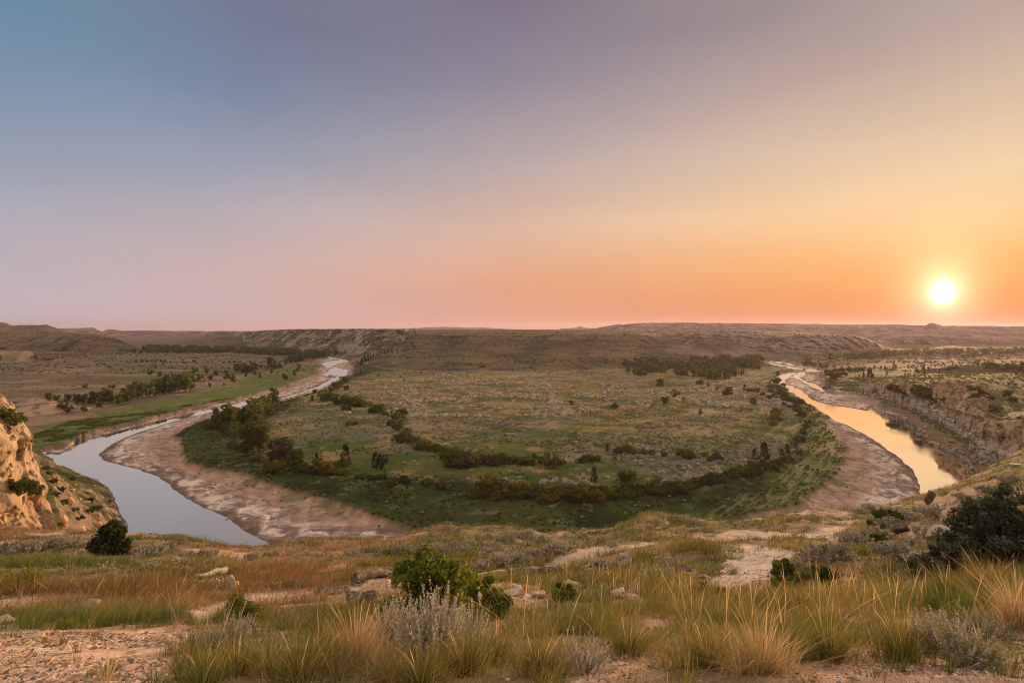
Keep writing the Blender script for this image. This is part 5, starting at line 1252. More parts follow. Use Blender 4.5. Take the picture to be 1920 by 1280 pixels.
shore = [(1724,808,7,5),(1733,812,8,5),(1736,803,6,5),(1722,818,10,6),(1738,822,14,6),(1748,833,18,6),(1756,838,14,6),(1790,848,12,8),(1800,850,6,5),(1806,853,7,5),(1829,858,9,7),(1826,870,6,6),(1812,866,7,4),(1822,880,9,5),(1786,830,14,5),(1770,824,6,4),(1775,842,5,4),(1700,786,5,3),(1815,856,5,4),(1795,843,5,4),(1764,852,8,4),(1836,862,5,4),(1745,814,5,4),(1779,834,6,3)]
shore.sort()
for i, (u, v, w, h) in enumerate(shore):
    stone('boulder', u, v, w, h, [M_pale, M_greyr, M_pale, M_tanr][i % 4], f'{["white","grey","white","tan"][i%4]} rock, {ordn(i)} from the left along the foot of the right cliff', group='rocks along the foot of the right cliff', sub=3)
# driftwood
def log(name, u0, v0, u1, v1, rpx, label, mat=None, lift=1.4, rr=.6):
    a, b = at(u0, v0), at(u1, v1)
    if a is None or b is None: return
    rad = rpx*a.y/F
    for q_ in np.linspace(0, 1, 5):
        c_ = a.lerp(b, q_); STONES.append((c_.x, c_.y, max(rad*2.5, .22)))
    g = np.random.default_rng(int(u0)); a = np.array(a); b = np.array(b); n = 9
    pts = np.array([a+(b-a)*t for t in np.linspace(0, 1, n)])-a; pts += g.normal(size=pts.shape)*rad*.25; pts[:, 2] += rad*lift
    V, Fq = tube(pts, np.linspace(rad, rad*rr, n), 10)
    for e_, k0 in ((0, 0), (n-1, (n-1)*10)):            # sawn or broken ends closed
        V = np.vstack([V, pts[e_][None]]); ci = len(V)-1
        Fq = np.vstack([Fq, [(ci, k0+j, k0+(j+1) % 10, k0+(j+2) % 10) for j in range(0, 10, 2)]])
    V += (fbm(V[:, 0]*9/max(rad*8, .2), V[:, 1]*9/max(rad*8, .2), V[:, 2]*9/max(rad*8, .2), o=3, seed=3)-.5)[:, None]*rad*.5
    caps = []
    o = link(name, mk_mesh(name, V, Fq, mat or M_log), None, a); tag(o, label, 'log'); return o
log('fallen_log', 424, 1078, 368, 1090, 6.5, 'grey weathered log lying in the grass at left', rr=.35)
log('fallen_log', 1282, 1078, 1332, 1087, 3.2, 'pale bare log right of the round sagebrush', M_dead)
log('fallen_log', 868, 1084, 945, 1072, 2.6, 'thin grey log along the path behind the leafy bush', rr=.7)
log('fallen_log', 664, 1094, 746, 1080, 8.5, 'dark weathered log lying behind the tan slab by the path', M_dark, lift=1.5, rr=.8)
log('fallen_log', 956, 1082, 1056, 1077, 9, 'dark broken log beside the path in the centre', M_dark, lift=1.1, rr=.75)
log('fallen_log', 1078, 1072, 1128, 1060, 3.5, 'thin dark log left of the rounded grey boulder', M_dark, lift=.9, rr=.7)
log('driftwood', 424, 975, 447, 950, .7, 'thin driftwood pole on the left gravel bar', M_log)
log('driftwood', 412, 960, 432, 956, .6, 'second thin driftwood pole crossing the first on the gravel bar', M_log)
log('driftwood', 444, 854, 472, 850, .8, 'pale fallen branch in the grass below the left grove', M_dead)
log('driftwood', 748, 838, 760, 833, .6, 'short pale branch below the diagonal line of shrubs', M_dead)
# dead trees
def snag(u, v, h, label, seed, mat=None, group=None):
    p = at(u, v)
    if p is None: return
    s = h*p.y/F; g = np.random.default_rng(seed); q = branch_pts((0, 0, 0), (g.normal()*.15, 0, 1), 1, 6, g, .15); parts = [tube(q, np.linspace(.035, .008, 7), 6)]
    for k in range(9):
        j = g.integers(2, 6); b = branch_pts(q[j], (g.normal(), g.normal(), .8), g.uniform(.15, .4), 4, g, .35); parts.append(tube(b, np.linspace(.014, .003, 5), 4))
    V, Fq = join(parts); o = link('dead_tree', mk_mesh('dead_tree', V, Fq, mat or M_dead), None, p); o.scale = (s,)*3
    tag(o, label, 'dead tree', group)
snag(1402, 722, 16, 'pale dead tree standing above the right meadow edge', 1)
snag(460, 694, 20, 'pale bare forked tree in the left grove, the left one', 2); snag(484, 690, 16, 'pale bare tree in the left grove, the right one', 3)
snag(371, 712, 14, 'white bare trunk behind the cottonwood row', 4); snag(378, 700, 14, 'slim white trunk among the bushes behind the cottonwood row', 5)
for i, (u, v) in enumerate([(1292,692),(1300,694),(1308,690),(1383,704),(1388,706),(1320,690)]): snag(u, v, 16, f'{ordn(i)} pale bare trunk from the left in the wood below the mesa', 6+i, None, 'bare trunks in the wood below the mesa')

# ================================================================== FOREGROUND GRASS
def surf(X, Y): return bluff_z(X, Y)
def blades(X, Y, Z, h, w, az, lean, colr, levels=4, droop=.8):
    n = len(X); ts = np.linspace(0, 1, levels); V = np.empty((n, levels, 2, 3), np.float32)
    fx, fy = np.cos(az), np.sin(az)                     # direction of lean
    wa = az+np.pi/2+np.random.default_rng(1).normal(size=n)*.6; wx, wy = np.cos(wa), np.sin(wa)
    for k, t in enumerate(ts):
        out = h*lean*(t**1.0*.5+t*t*droop); up = h*(t-.25*lean*t*t)
        ww = w*(1-t**1.6*.93)*.5
        cx, cy, cz = X+fx*out, Y+fy*out, Z-.02+up
        V[:, k, 0] = np.stack([cx-wx*ww, cy-wy*ww, cz], 1); V[:, k, 1] = np.stack([cx+wx*ww, cy+wy*ww, cz], 1)
    i = np.arange(n)[:, None]*(levels*2); q = []
    for k in range(levels-1): q.append(i+np.array([[2*k, 2*k+1, 2*k+3, 2*k+2]]))
    Fq = np.stack(q, 1).reshape(-1, 4)
    tt = np.repeat(ts, 2)[None, :, None]
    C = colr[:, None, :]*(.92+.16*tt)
    return V.reshape(-1, 3), Fq, C.reshape(-1, 3)
M_blade = blade_mat('grass_blades', .45)
STRAW=np.array((.52,.37,.19)); GOLDG=np.array((.225,.19,.045)); OLV=np.array((.105,.12,.022)); GRN=np.array((.06,.105,.016)); RUST=np.array((.27,.135,.06)); REDB=np.array((.32,.19,.12))
def grass_band(name, y0, y1, ntuft, nb, hrange, wid, spread, seed, label, levels=4):
    g = np.random.default_rng(seed)
    Y = np.sqrt(g.uniform(y0**2, y1**2, ntuft)); t = g.uniform(-1.1, 1.1, ntuft); X = t*Y
    u, v, ye, ve = bluff_v(t, Y)
    ok = Y < ye+1.2
    pm_, bm_ = path_mask(u, v), bare_mask(u, v, X, Y)
    ok &= g.random(ntuft) > np.maximum(pm_*1.0, bm_*.93)
    for sx_, sy_, sr_ in STONES:
        if sy_ < 60: ok &= ~((np.abs(X-sx_) < sr_)&(Y < sy_+sr_*.5)&(Y > sy_-max(sr_*1.1, .06*sy_)))
    dens = fbm(X/1.3, Y/1.3, o=3, seed=seed+1); ok &= g.random(ntuft) < .35+.75*sst(.35, .6, dens)
    X, Y, u, v, t = X[ok], Y[ok], u[ok], v[ok], t[ok]; n = len(X)
    hp = fbm(X/2.2, Y/2.2, o=3, seed=502)
    hh = hrange[0]+(hrange[1]-hrange[0])*np.clip(sst(.3, .7, hp)*g.uniform(.4, 1.2, n), 0, 1)
    hh = np.where(bare_mask(u, v, X, Y) > .4, hh*.55, hh)
    # colours by patch: rust and green to the left, gold and olive to the right
    a = fbm(X/3.2, Y/3.2, o=3, seed=505); b = fbm(X/1.5, Y/1.5, o=3, seed=507); c = fbm(X/5, Y/5, o=2, seed=509)
    left = sst(980, 620, u)
    colr = mix(np.tile(OLV, (n, 1)), GOLDG, sst(.42, .6, a))
    colr = mix(colr, GRN*1.15, sst(.54, .66, b)*.75)
    rustf = (sst(.40, .54, c)*left*.85+sst(.56, .68, b)*(1-left)*.45)*sst(1180, 1080, v)
    colr = mix(colr, RUST, np.clip(rustf, 0, 1)); colr = mix(colr, REDB, sst(.6, .7, a)*.5*left)
    colr = mix(colr, GRN*1.3, sst(.57, .64, fbm(X/2.7, Y/2.7, o=3, seed=511))*.8)
    st = g.random(n) < .08; colr[st] = STRAW*.7
    ix = np.repeat(np.arange(n), nb); m = len(ix)
    r = np.abs(g.normal(size=m))*spread; aa = g.uniform(0, 6.28, m)
    bx = X[ix]+r*np.cos(aa); by = Y[ix]+r*np.sin(aa)
    h = hh[ix]*g.uniform(.55, 1.15, m)
    az = aa+g.normal(size=m)*.5; lean = np.clip(g.uniform(.08, .75, m)+r/spread*.08, 0, 1)
    az = np.where(g.random(m) < .5, az, g.normal(size=m)*.8+.3)
    cc = np.clip(colr[ix]*g.uniform(.65, 1.35, m)[:, None], 0, 1)
    dry = g.random(m) < .10; cc[dry] = STRAW*g.uniform(.6, 1.1, (dry.sum(), 1))
    V, Fq, C = blades(bx, by, surf(bx, by), h, np.full(m, wid)*g.uniform(.7, 1.3, m), az, lean, cc, levels)
    me = mk_mesh(name, V, Fq, M_blade, {'col': C}, smooth=False); print(name, m)
    tag(link(name, me), label, 'grass', None, 'stuff')
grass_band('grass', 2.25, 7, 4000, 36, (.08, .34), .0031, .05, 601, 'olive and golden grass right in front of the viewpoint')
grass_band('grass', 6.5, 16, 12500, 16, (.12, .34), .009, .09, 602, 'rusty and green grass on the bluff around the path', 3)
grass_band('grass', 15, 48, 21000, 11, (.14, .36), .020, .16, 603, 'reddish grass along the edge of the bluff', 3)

# seed stalks: stem and nodding head
def stalks(n, pts, hlo, hhi, wid, seed, spread, lean_hi=.8, headw=2.4):
    g = np.random.default_rng(seed); X = pts[:, 0]; Y = pts[:, 1]; ix = g.integers(0, len(X), n)
    r = np.abs(g.normal(size=n))*spread; aa = g.uniform(0, 6.28, n); bx = X[ix]+r*np.cos(aa); by = Y[ix]+r*np.sin(aa)
    h = g.uniform(hlo, hhi, n); az = aa+g.normal(size=n)*.3; lean = g.uniform(.1, lean_hi, n)
    L_ = 8; ts = np.linspace(0, 1, L_); prof = np.interp(ts, [0, .55, .7, .85, 1], [1, .8, headw, headw*.9, .3])
    V = np.empty((n, L_, 2, 3)); wa = az+np.pi/2; 
    z0 = surf(bx, by)
    for k, t in enumerate(ts):
        o = h*lean*(t*.5+t*t*.6); up = h*(t-.3*lean*t*t); w = wid*prof[k]*.5
        c = np.stack([bx+np.cos(az)*o, by+np.sin(az)*o, z0-.02+up], 1)
        d = np.stack([np.cos(wa), np.sin(wa), 0*wa], 1)*w
        V[:, k, 0] = c-d; V[:, k, 1] = c+d
    i = np.arange(n)[:, None]*(L_*2); q = [i+np.array([[2*k, 2*k+1, 2*k+3, 2*k+2]]) for k in range(L_-1)]
    Fq = np.stack(q, 1).reshape(-1, 4)
    cc = np.array((.66,.46,.23))*g.uniform(.6, 1.25, n)[:, None]; C = np.repeat(cc, L_*2, 0)
    return V.reshape(-1, 3), Fq, C
g = np.random.default_rng(620)
n = 900; Y = np.sqrt(g.uniform(2.6**2, 10**2, n)); t = g.uniform(-1.1, 1.1, n); u, v, ye, ve = bluff_v(t, Y)
ok = (bare_mask(u, v, t*Y, Y) < .4)&(path_mask(u, v) < .1)&(g.random(n) < .35+.65*sst(600, 1500, u)); 
V, Fq, C = stalks(620, np.stack([t*Y, Y], 1)[ok], .30, .60, .0028, 621, .05, headw=1.9)
tag(link('seed_stalks', mk_mesh('seed_stalks', V, Fq, M_blade, {'col': C}, smooth=False)), 'thin golden seed stalks rising above the near grass', 'grass', None, 'stuff')

# fallen dead straws lying on the soil
g = np.random.default_rng(640); n = 16000; Y = np.sqrt(g.uniform(2.2**2, 9**2, n)); t = g.uniform(-1.15, 1.15, n); X = t*Y; u, v, ye, ve = bluff_v(t, Y)
k = (path_mask(u, v) < .2)&(g.random(n) > bare_mask(u, v, X, Y)*np.where(u < 700, .9, .35)); X, Y = X[k], Y[k]; n = len(X); a = g.uniform(0, 6.28, n); L_ = g.uniform(.05, .20, n)
q = np.stack([np.stack([X+s_*L_*np.cos(a)*.5-w_*np.sin(a)*.0017, Y+s_*L_*np.sin(a)*.5+w_*np.cos(a)*.0017], 1) for s_ in (-1, 1) for w_ in (-1, 1)], 1)
V = np.concatenate([q, (surf(q[..., 0], q[..., 1])+.008+g.uniform(0, .03, (n, 1)))[..., None]], -1)
C = np.repeat(STRAW*g.uniform(.5, 1.1, (n, 1)), 4, 0)
tag(link('straw_litter', mk_mesh('straw_litter', V.reshape(-1, 3), (np.array([0, 1, 3, 2])[None]+np.arange(n)[:, None]*4), M_blade, {'col': C}, smooth=False)), 'dead straws lying on the soil', 'grass', None, 'stuff')

# ---- large tussocks, each a thing
def tussock(u, v, hpx, label, kind='green', n=420, seed=1, spread=.06, lean=.8, group=None):
    p = at(u, v)
    if p is None: print('no tussock', u, v); return
    s = hpx*p.y/F; g = np.random.default_rng(seed)
    r = np.abs(g.normal(size=n))*spread; aa = g.uniform(0, 6.28, n)
    base = {'green': GOLDG*.6+OLV*.5, 'straw': STRAW, 'gold': GOLDG}[kind]
    h = s*g.uniform(.35, 1.0, n); cc = base*g.uniform(.6, 1.35, n)[:, None]; dry = g.random(n) < (.12 if kind != 'straw' else .6); cc[dry] = STRAW*g.uniform(.6, 1.15, (dry.sum(), 1))
    V, Fq, C = blades(r*np.cos(aa), r*np.sin(aa), np.zeros(n), h, np.full(n, max(.0028, p.y*.0007)), aa+g.normal(size=n)*.35, np.clip(.10+np.abs(g.normal(size=n))*.5*lean, 0, 1.5), np.clip(cc, 0, 1), 5, .7)
    root = empty('grass_tussock', p); tag(root, label, 'grass tussock', group)
    link('blades', mk_mesh('blades', V, Fq, M_blade, {'col': C}, smooth=False), root)
    ns = {'green': 4, 'straw': 16, 'gold': 5}[kind]
    L_ = 8; ts = np.linspace(0, 1, L_); prof = np.interp(ts, [0, .55, .7, .85, 1], [1, .8, 1.8, 1.7, .3]); wid = max(.0022, p.y*.00055)
    hh = s*g.uniform(.8, 1.25, ns); az = g.uniform(0, 6.28, ns); ln = g.uniform(.1, 1.0 if kind == 'straw' else .6, ns); V = np.empty((ns, L_, 2, 3))
    for k, t_ in enumerate(ts):
        o = hh*ln*(t_*.5+t_*t_*.6); up = hh*(t_-.33*ln*t_*t_)
        c = np.stack([np.cos(az)*(o+.02), np.sin(az)*(o+.02), up], 1); d = np.stack([-np.sin(az)*0+1, np.cos(az)*0, 0*az], 1)*wid*prof[k]*.5
        V[:, k, 0] = c-d; V[:, k, 1] = c+d
    i = np.arange(ns)[:, None]*(L_*2); Fq = np.stack([i+np.array([[2*k, 2*k+1, 2*k+3, 2*k+2]]) for k in range(L_-1)], 1).reshape(-1, 4)
    C = np.repeat(np.array((.68,.48,.25))*g.uniform(.7, 1.2, ns)[:, None], L_*2, 0)
    link('seed_heads', mk_mesh('seed_heads', V.reshape(-1, 3), Fq, M_blade, {'col': C}, smooth=False), root)
tz = [(1430,1262,125,'straw','dry straw-coloured tussock with arching stalks at the bottom right',1.2),
 (1555,1235,120,'green','green tussock right of the arching straw stalks',.7),
 (1690,1240,140,'green','large green tussock in front of the right gravel',.6),
 (1850,1245,70,'gold','small tussock at the lower right corner',.8),
 (668,1240,120,'straw','dry tussock with fanned golden stems at lower centre left',.9),
 (600,1250,100,'gold','reddish tussock left of the fanned golden stems',.7),
 (560,1275,90,'gold','low tussock at the bottom edge left of centre',.9),
 (870,1262,120,'green','olive tussock below the silver plumed sage',.7),
 (790,1280,90,'green','olive tussock at the bottom edge under the silver sage',.8),
 (930,1240,80,'green','small olive tussock right of the silver sage',.7),
 (1180,1230,90,'green','leaning green tussock in the middle of the red gravel',1.0),
 (1010,1265,110,'gold','golden-green tussock at the bottom centre',.7),
 (1330,1250,110,'green','green tussock left of the arching straw stalks',.8),
 (1290,1190,60,'green','small green tussock above the red gravel',.7),
 (1120,1195,60,'gold','small golden tussock left of the red gravel',.7),
 (1910,1180,130,'straw','tall pale stalks at the right edge',.7),
 (1780,1130,90,'green','green tussock in front of the dark right shrub',.6),
 (1850,1120,100,'gold','golden tussock under the dark right shrub',.6),
 (1500,1150,70,'gold','golden tussock below the low green juniper',.7),
 (440,1265,80,'green','green tussock beside the yellow flowers at lower left',.7),
 (380,1280,70,'green','green tussock at the bottom edge near the pale dirt',.7),
 (200,1275,60,'straw','small dry tuft on the pale dirt at lower left',.9),
 (145,1222,36,'green','small green weed on the pale dirt',.9),(22,1245,34,'gold','small dry weed at the left edge of the dirt',.9),
 (115,1210,40,'green','upright green weed near the dry grass at left',.4),(320,1218,34,'green','small green weed right on the pale dirt',.5),(85,1205,30,'gold','small upright weed left of the green one',.4)]
for i, (u, v, h, k, lab, ln) in enumerate(tz): tussock(u, v, h*.86, lab, k, 800 if h > 60 else 60, 700+i, .085 if h > 60 else .015, ln)

# ================================================================== FOREGROUND SHRUBS
def sage_mesh(seed, spikes=70, leaves=34, spikeh=.35, size=.028, mat=None, dome=.5, stemw=.006):
    """domed bush one unit wide: upright leafy sprays on woody stems"""
    g = np.random.default_rng(seed); C, T, parts = [], [], []
    for k in range(spikes):
        a = g.uniform(0, 6.28); q = np.sqrt(g.uniform(0, 1)); r = q*.42; x, y = r*np.cos(a), r*np.sin(a)
        zb = dome*(.55-.45*q*q)*g.uniform(.5, 1); L = spikeh*g.uniform(.5, 1.2)
        d = np.array([np.cos(a)*q*.55+g.normal()*.15, np.sin(a)*q*.55+g.normal()*.15, 1.0]); d /= np.linalg.norm(d)
        b = np.array([x, y, zb]); tt = g.uniform(0, 1, leaves)
        c = b+d*(tt*L)[:, None]+g.normal(size=(leaves, 3))*.022*(1.15-tt)[:, None]
        C.append(c); T.append(np.clip(.45+.3*tt+g.uniform(-.3, .25, leaves)+g.uniform(-.2, .15), 0, 1))
        if k % 3 == 0: parts.append(tube(np.array([[x*.15, y*.15, -.03], [x*.6, y*.6, zb*.5], b, b+d*L*.7]), [stemw*1.8, stemw*1.3, stemw, stemw*.4], 4))
    C = np.concatenate(C); T = np.concatenate(T)
    V, Fq = leaf_quads(C, size, g, .6, 1.3)
    leaf = mk_mesh('foliage', V, Fq, mat or M_sage, {'tint': np.repeat(T, 4)}, smooth=False)
    sv, sf = join(parts); return leaf, mk_mesh('stems', sv, sf, M_bark)
SAGE = [sage_mesh(800+i, 80, 34, .22, .030) for i in range(3)]
PLUME = [sage_mesh(820+i, 110, 80, .75, .026, dome=.45) for i in range(2)]
RABB = [sage_mesh(840+i, 110, 40, .42, .026, foliage_mat('rabbitbrush', (.05,.075,.015), (.30,.30,.04), .4), .5) for i in range(1)]
GREY = [sage_mesh(850+i, 90, 34, .35, .026, M_sageg, .45) for i in range(2)]
def fshrub(kind, u, v, wpx, label, hs=1.0, group=None, name='sagebrush', cat='sagebrush'):
    p = at(u, v)
    if p is None: print('none', label); return
    s = wpx*p.y/F
    r = empty(name, p, random.uniform(0, 6.28), (s, s, s*hs)); tag(r, label, cat, group)
    lf, st = random.choice(kind); link('foliage', lf, r); link('stems', st, r); return r
fg = [(18,1030,56),(46,1036,62),(66,1026,44),(98,1022,44),(112,1018,46),(132,1016,40),(160,1022,30),(243,1034,30),(264,1034,34),(290,1034,48),(312,1030,44),(336,1016,34),(352,1040,28),(283,1062,30),(380,1040,34),(398,1036,26),(468,1046,30),(140,1050,40),(122,1044,30),(205,1080,28),(230,1086,34),(60,1080,30)]
for i, (u, v, w) in enumerate(sorted(fg)): fshrub(SAGE, u, v+3, w, f'silver sagebrush, {ordn(i)} from the left along the left bluff edge', .85, 'silver sagebrush on the left bluff edge')
fg = [(757,1030,36),(795,1032,46),(812,1026,30),(836,1036,36),(868,1032,38),(850,1022,30),(920,1028,44),(950,1016,48),(985,1008,50),(1010,1016,44),(1040,1034,56),(935,1058,56),(975,1052,54),(903,1064,40),(1066,1030,36),(1132,1014,34),(1150,1020,28),(1275,976,42),(1300,980,34),(1000,1040,40),(880,1018,30),(1090,1004,30)]
for i, (u, v, w) in enumerate(sorted(fg)): fshrub(SAGE, u, v+3, w, f'grey sagebrush, {ordn(i)} from the left above the path in the centre', .8, 'grey sagebrush above the path in the centre')
fshrub(SAGE, 1236, 1092, 78, 'big round dense sagebrush beside the path at centre right', .75)
fg = [(1600,1010,50),(1640,980,44),(1665,965,46),(1700,972,60),(1730,962,50),(1762,966,62),(1650,1012,70),(1612,1030,84),(1560,1046,92),(1528,1050,70),(1690,1046,90),(1712,1022,56),(1740,1000,60),(1790,990,60),(1820,960,50),(1850,920,40),(1890,900,46),(1800,930,30),(1630,950,30),(1616,960,34),(1740,1060,80),(1500,1062,40)]
for i, (u, v, w) in enumerate(sorted(fg)): fshrub(SAGE, u, v+3, w, f'grey sagebrush, {ordn(i)} from the left on the right slope', .8, 'grey sagebrush on the right slope')
fshrub(PLUME, 812, 1240, 118, 'tall silver sage with upright plumes in the centre foreground', 1.2)
fshrub(PLUME, 872, 1228, 84, 'silver plumed sage just right of the tallest one', 1.15)
fshrub(PLUME, 728, 1196, 78, 'silver sage left of the tall plumed one', .85)
fshrub(PLUME, 432, 1212, 58, 'silver sage under the gnarled little bush', 1.0)
fshrub(PLUME, 385, 1215, 44, 'dry silver sage left of the gnarled little bush', .8)
fshrub(PLUME, 1090, 1262, 74, 'silver sage at the bottom centre right', .95)
fshrub(PLUME, 1045, 1262, 44, 'small silver sage left of the bottom centre one', 1.0)
fshrub(PLUME, 1800, 1245, 110, 'silver sage on the gravel at lower right', .75)
fshrub(PLUME, 1850, 1200, 60, 'smaller silver sage behind the lower right one', .9)
fshrub(GREY, 190, 1272, 64, 'grey-green low bush on the pale dirt at lower left', .6, None, 'low_bush', 'bush')
fshrub(GREY, 460, 1252, 60, 'grey weed clump left of the dry tussocks', .8, None, 'low_bush', 'bush')
fshrub(RABB, 32, 1112, 74, 'green rabbitbrush with yellow tips at the left edge', 1.0, None, 'rabbitbrush', 'bush')
fshrub(RABB, 400, 1266, 84, 'yellow-flowered bush at the bottom left', .6, None, 'rabbitbrush', 'bush')
fshrub(GREY, 128, 1165, 60, 'grey-green weed clump at left', .7, None, 'low_bush', 'bush')
fshrub(RABB, 120, 1180, 40, 'yellow-green weed clump beside the pale dirt', .8, None, 'low_bush', 'bush')
fshrub(GREY, 318, 1166, 56, 'brown-grey bush left of the little gnarled bush', .9, None, 'low_bush', 'bush')
fshrub(GREY, 345, 1168, 40, 'small twiggy bush beside the pale path end', 1.0, None, 'low_bush', 'bush')
fshrub(GREY, 575, 1172, 80, 'green bush below the rocks at centre left', .85, None, 'low_bush', 'bush')
fshrub(GREY, 545, 1178, 60, 'greyish bush left of the green bush below the rocks', .8, None, 'low_bush', 'bush')
fshrub(GREY, 1350, 1075, 60, 'pale weed clump beside the white outcrop', .5, None, 'low_bush', 'bush')
fshrub(GREY, 1110, 1092, 50, 'pale grey weed clump between the thin slabs', .7, None, 'low_bush', 'bush')
fshrub(GREY, 560, 1100, 44, 'grey-green sage clump along the upper side of the path', .6, None, 'low_bush', 'bush')
fshrub(GREY, 575, 1092, 36, 'smaller grey-green clump along the upper side of the path', .6, None, 'low_bush', 'bush')
# gnarled little bush with a leaning trunk
def gnarled():
    p = at(478, 1196); s = 90*p.y/F; g = np.random.default_rng(9)
    q = np.array([(0,0,-.05),(-.02,0,.22),(-.10,0,.36),(-.24,0,.45),(-.36,0,.55)]); parts = [tube(q, [.045,.04,.034,.026,.018], 8)]
    cc = []
    for k in range(12):
        j = g.integers(2, 5); b = branch_pts(q[j], (g.normal()*.7-.2, g.normal()*.5, .9), g.uniform(.2, .42), 4, g, .3); parts.append(tube(b, np.linspace(.012, .003, 5), 5)); cc.append(b[-1]); cc.append(b[2])
    r = empty('gnarled_bush', p, 0, s); tag(r, 'little gnarled bush with a leaning dark trunk beside the path end', 'bush')
    V, Fq = join(parts); link('trunk', mk_mesh('trunk', V, Fq, M_bark), r)
    cc = np.array(cc); C = np.repeat(cc, 90, 0)+g.normal(size=(len(cc)*90, 3))*.055; V, Fq = leaf_quads(C, .022, g, .4, 1.6)
    link('crown', mk_mesh('crown', V, Fq, M_shrub, {'tint': np.repeat(g.random(len(C)), 4)}, smooth=False), r)
gnarled()
# leafy bush in the centre, juniper by the edge, dark buffaloberry at right
def lump_bush(name, u, v, w, h, label, mat, nl, leaf, seed, cat='bush', conic=False, nclump=26, twig=.01, rk=1.0):
    p = at(u, v)
    if p is None: print('none', label); return
    s = p.y/F; W, Hh = w*s, h*s; g = np.random.default_rng(seed); k = nclump
    a = g.uniform(0, 6.28, k); q = np.sqrt(g.uniform(0, 1, k)); z = g.uniform(.12, .92, k)
    lim = (1-z)**.7+.12 if conic else np.sqrt(np.clip(1-(z-.3)**2*1.7, .05, 1))
    cc = np.stack([np.cos(a)*q*lim*.42*W, np.sin(a)*q*lim*.42*W, z*Hh*.9], 1); sr = g.uniform(.09, .17, k)*min(W, Hh*1.3)*rk
    idx = g.integers(0, k, nl); d = g.normal(size=(nl, 3)); d /= np.linalg.norm(d, axis=1, keepdims=True)
    C = cc[idx]+d*(sr[idx]*g.uniform(.3, 1.15, nl)**.6)[:, None]*np.array([1, 1, 1.2 if conic else .9]); C[:, 2] = np.maximum(C[:, 2], .01)
    V, Fq = leaf_quads(C, leaf, g, .3, 1.2); T = np.clip(g.uniform(0, 1, nl)*.6+g.uniform(-.1, .5, k)[idx], 0, 1)
    r = empty(name, p); tag(r, label, cat)
    link('crown', mk_mesh('crown', V, Fq, mat, {'tint': np.repeat(T, 4)}, smooth=False), r)
    parts = []
    for c in cc: b = np.array([[c[0]*.1, c[1]*.1, -.03], c*np.array([.5, .5, .45]), c]); parts.append(tube(b, [twig*1.6, twig, twig*.4], 5))
    V, Fq = join(parts); link('stems', mk_mesh('stems', V, Fq, M_bark), r)
M_leafy = foliage_mat('sumac_leaves', (.05,.085,.014), (.30,.32,.045), .45)
lump_bush('leafy_bush', 806, 1168, 190, 140, 'leafy yellow-green bush behind the silver plumed sage', M_leafy, 4200, .034, 31, nclump=56, rk=.62)
lump_bush('leafy_bush', 900, 1150, 100, 76, 'lower leafy bush joined to the right of the tall leafy one', M_leafy, 2400, .030, 32, nclump=34, rk=.65)
lump_bush('leafy_bush', 940, 1160, 70, 50, 'small dark leafy bush at the right end of the leafy bushes', M_shrub, 1500, .030, 33, nclump=12)
lump_bush('juniper_bush', 208, 1036, 76, 64, 'dark juniper bush on the bluff edge at left', M_jun, 6500, .075, 34, 'juniper', True, 64, .03, .68)
lump_bush('yellow_weed', 236, 1038, 20, 18, 'yellow-green weed at the right foot of the dark juniper bush', M_yel, 500, .06, 35, nclump=8)
lump_bush('buffaloberry_shrub', 1872, 1062, 170, 140, 'tall dark grey-green shrub at the right edge', M_dkgreen, 8000, .042, 36, 'shrub', False, 60, .015, .7)
lump_bush('buffaloberry_shrub', 1935, 1050, 150, 165, 'dark shrub cut by the right border behind the tall one', M_dkgreen, 7000, .045, 37, 'shrub', False, 55, .015, .7)
lump_bush('buffaloberry_shrub', 1806, 1072, 130, 84, 'dark grey-green shrub left of the tallest right shrub', M_dkgreen, 5000, .040, 38, 'shrub', False, 50, .012, .75)
lump_bush('buffaloberry_shrub', 1752, 1082, 90, 52, 'low dark grey-green shrub, leftmost of the right shrubs', M_dkgreen, 3200, .036, 58, 'shrub', False, 36, .012, .75)
lump_bush('buffaloberry_shrub', 1850, 985, 110, 60, 'dark shrub higher up behind the tall right shrub', M_dkgreen, 3600, .055, 59, 'shrub', False, 40, .012, .75)
lump_bush('low_juniper', 1480, 1100, 96, 50, 'low spreading green juniper at centre right', M_shrub, 3800, .034, 39, 'juniper', False, 24)
lump_bush('low_juniper', 1540, 1090, 70, 36, 'low green juniper mat right of the spreading one', M_shrub, 2600, .034, 40, 'juniper', False, 18)
lump_bush('low_juniper', 1665, 988, 70, 34, 'low yellow-green juniper on the right slope', M_shrub, 2600, .07, 41, 'juniper', False, 20)
lump_bush('low_juniper', 1650, 1022, 50, 24, 'dark green low juniper below the yellow-green one', M_shrub, 1800, .06, 42, 'juniper', False, 16)
lump_bush('green_bush', 1330, 1120, 80, 24, 'low dark green bush at the edge of the pale outcrop', M_shrub, 1600, .03, 43, 'bush', False, 16)
lump_bush('leafy_bush', 1060, 1125, 60, 30, 'small leafy bush among the tan rocks', M_leafy, 1200, .03, 44, 'bush', False, 12)
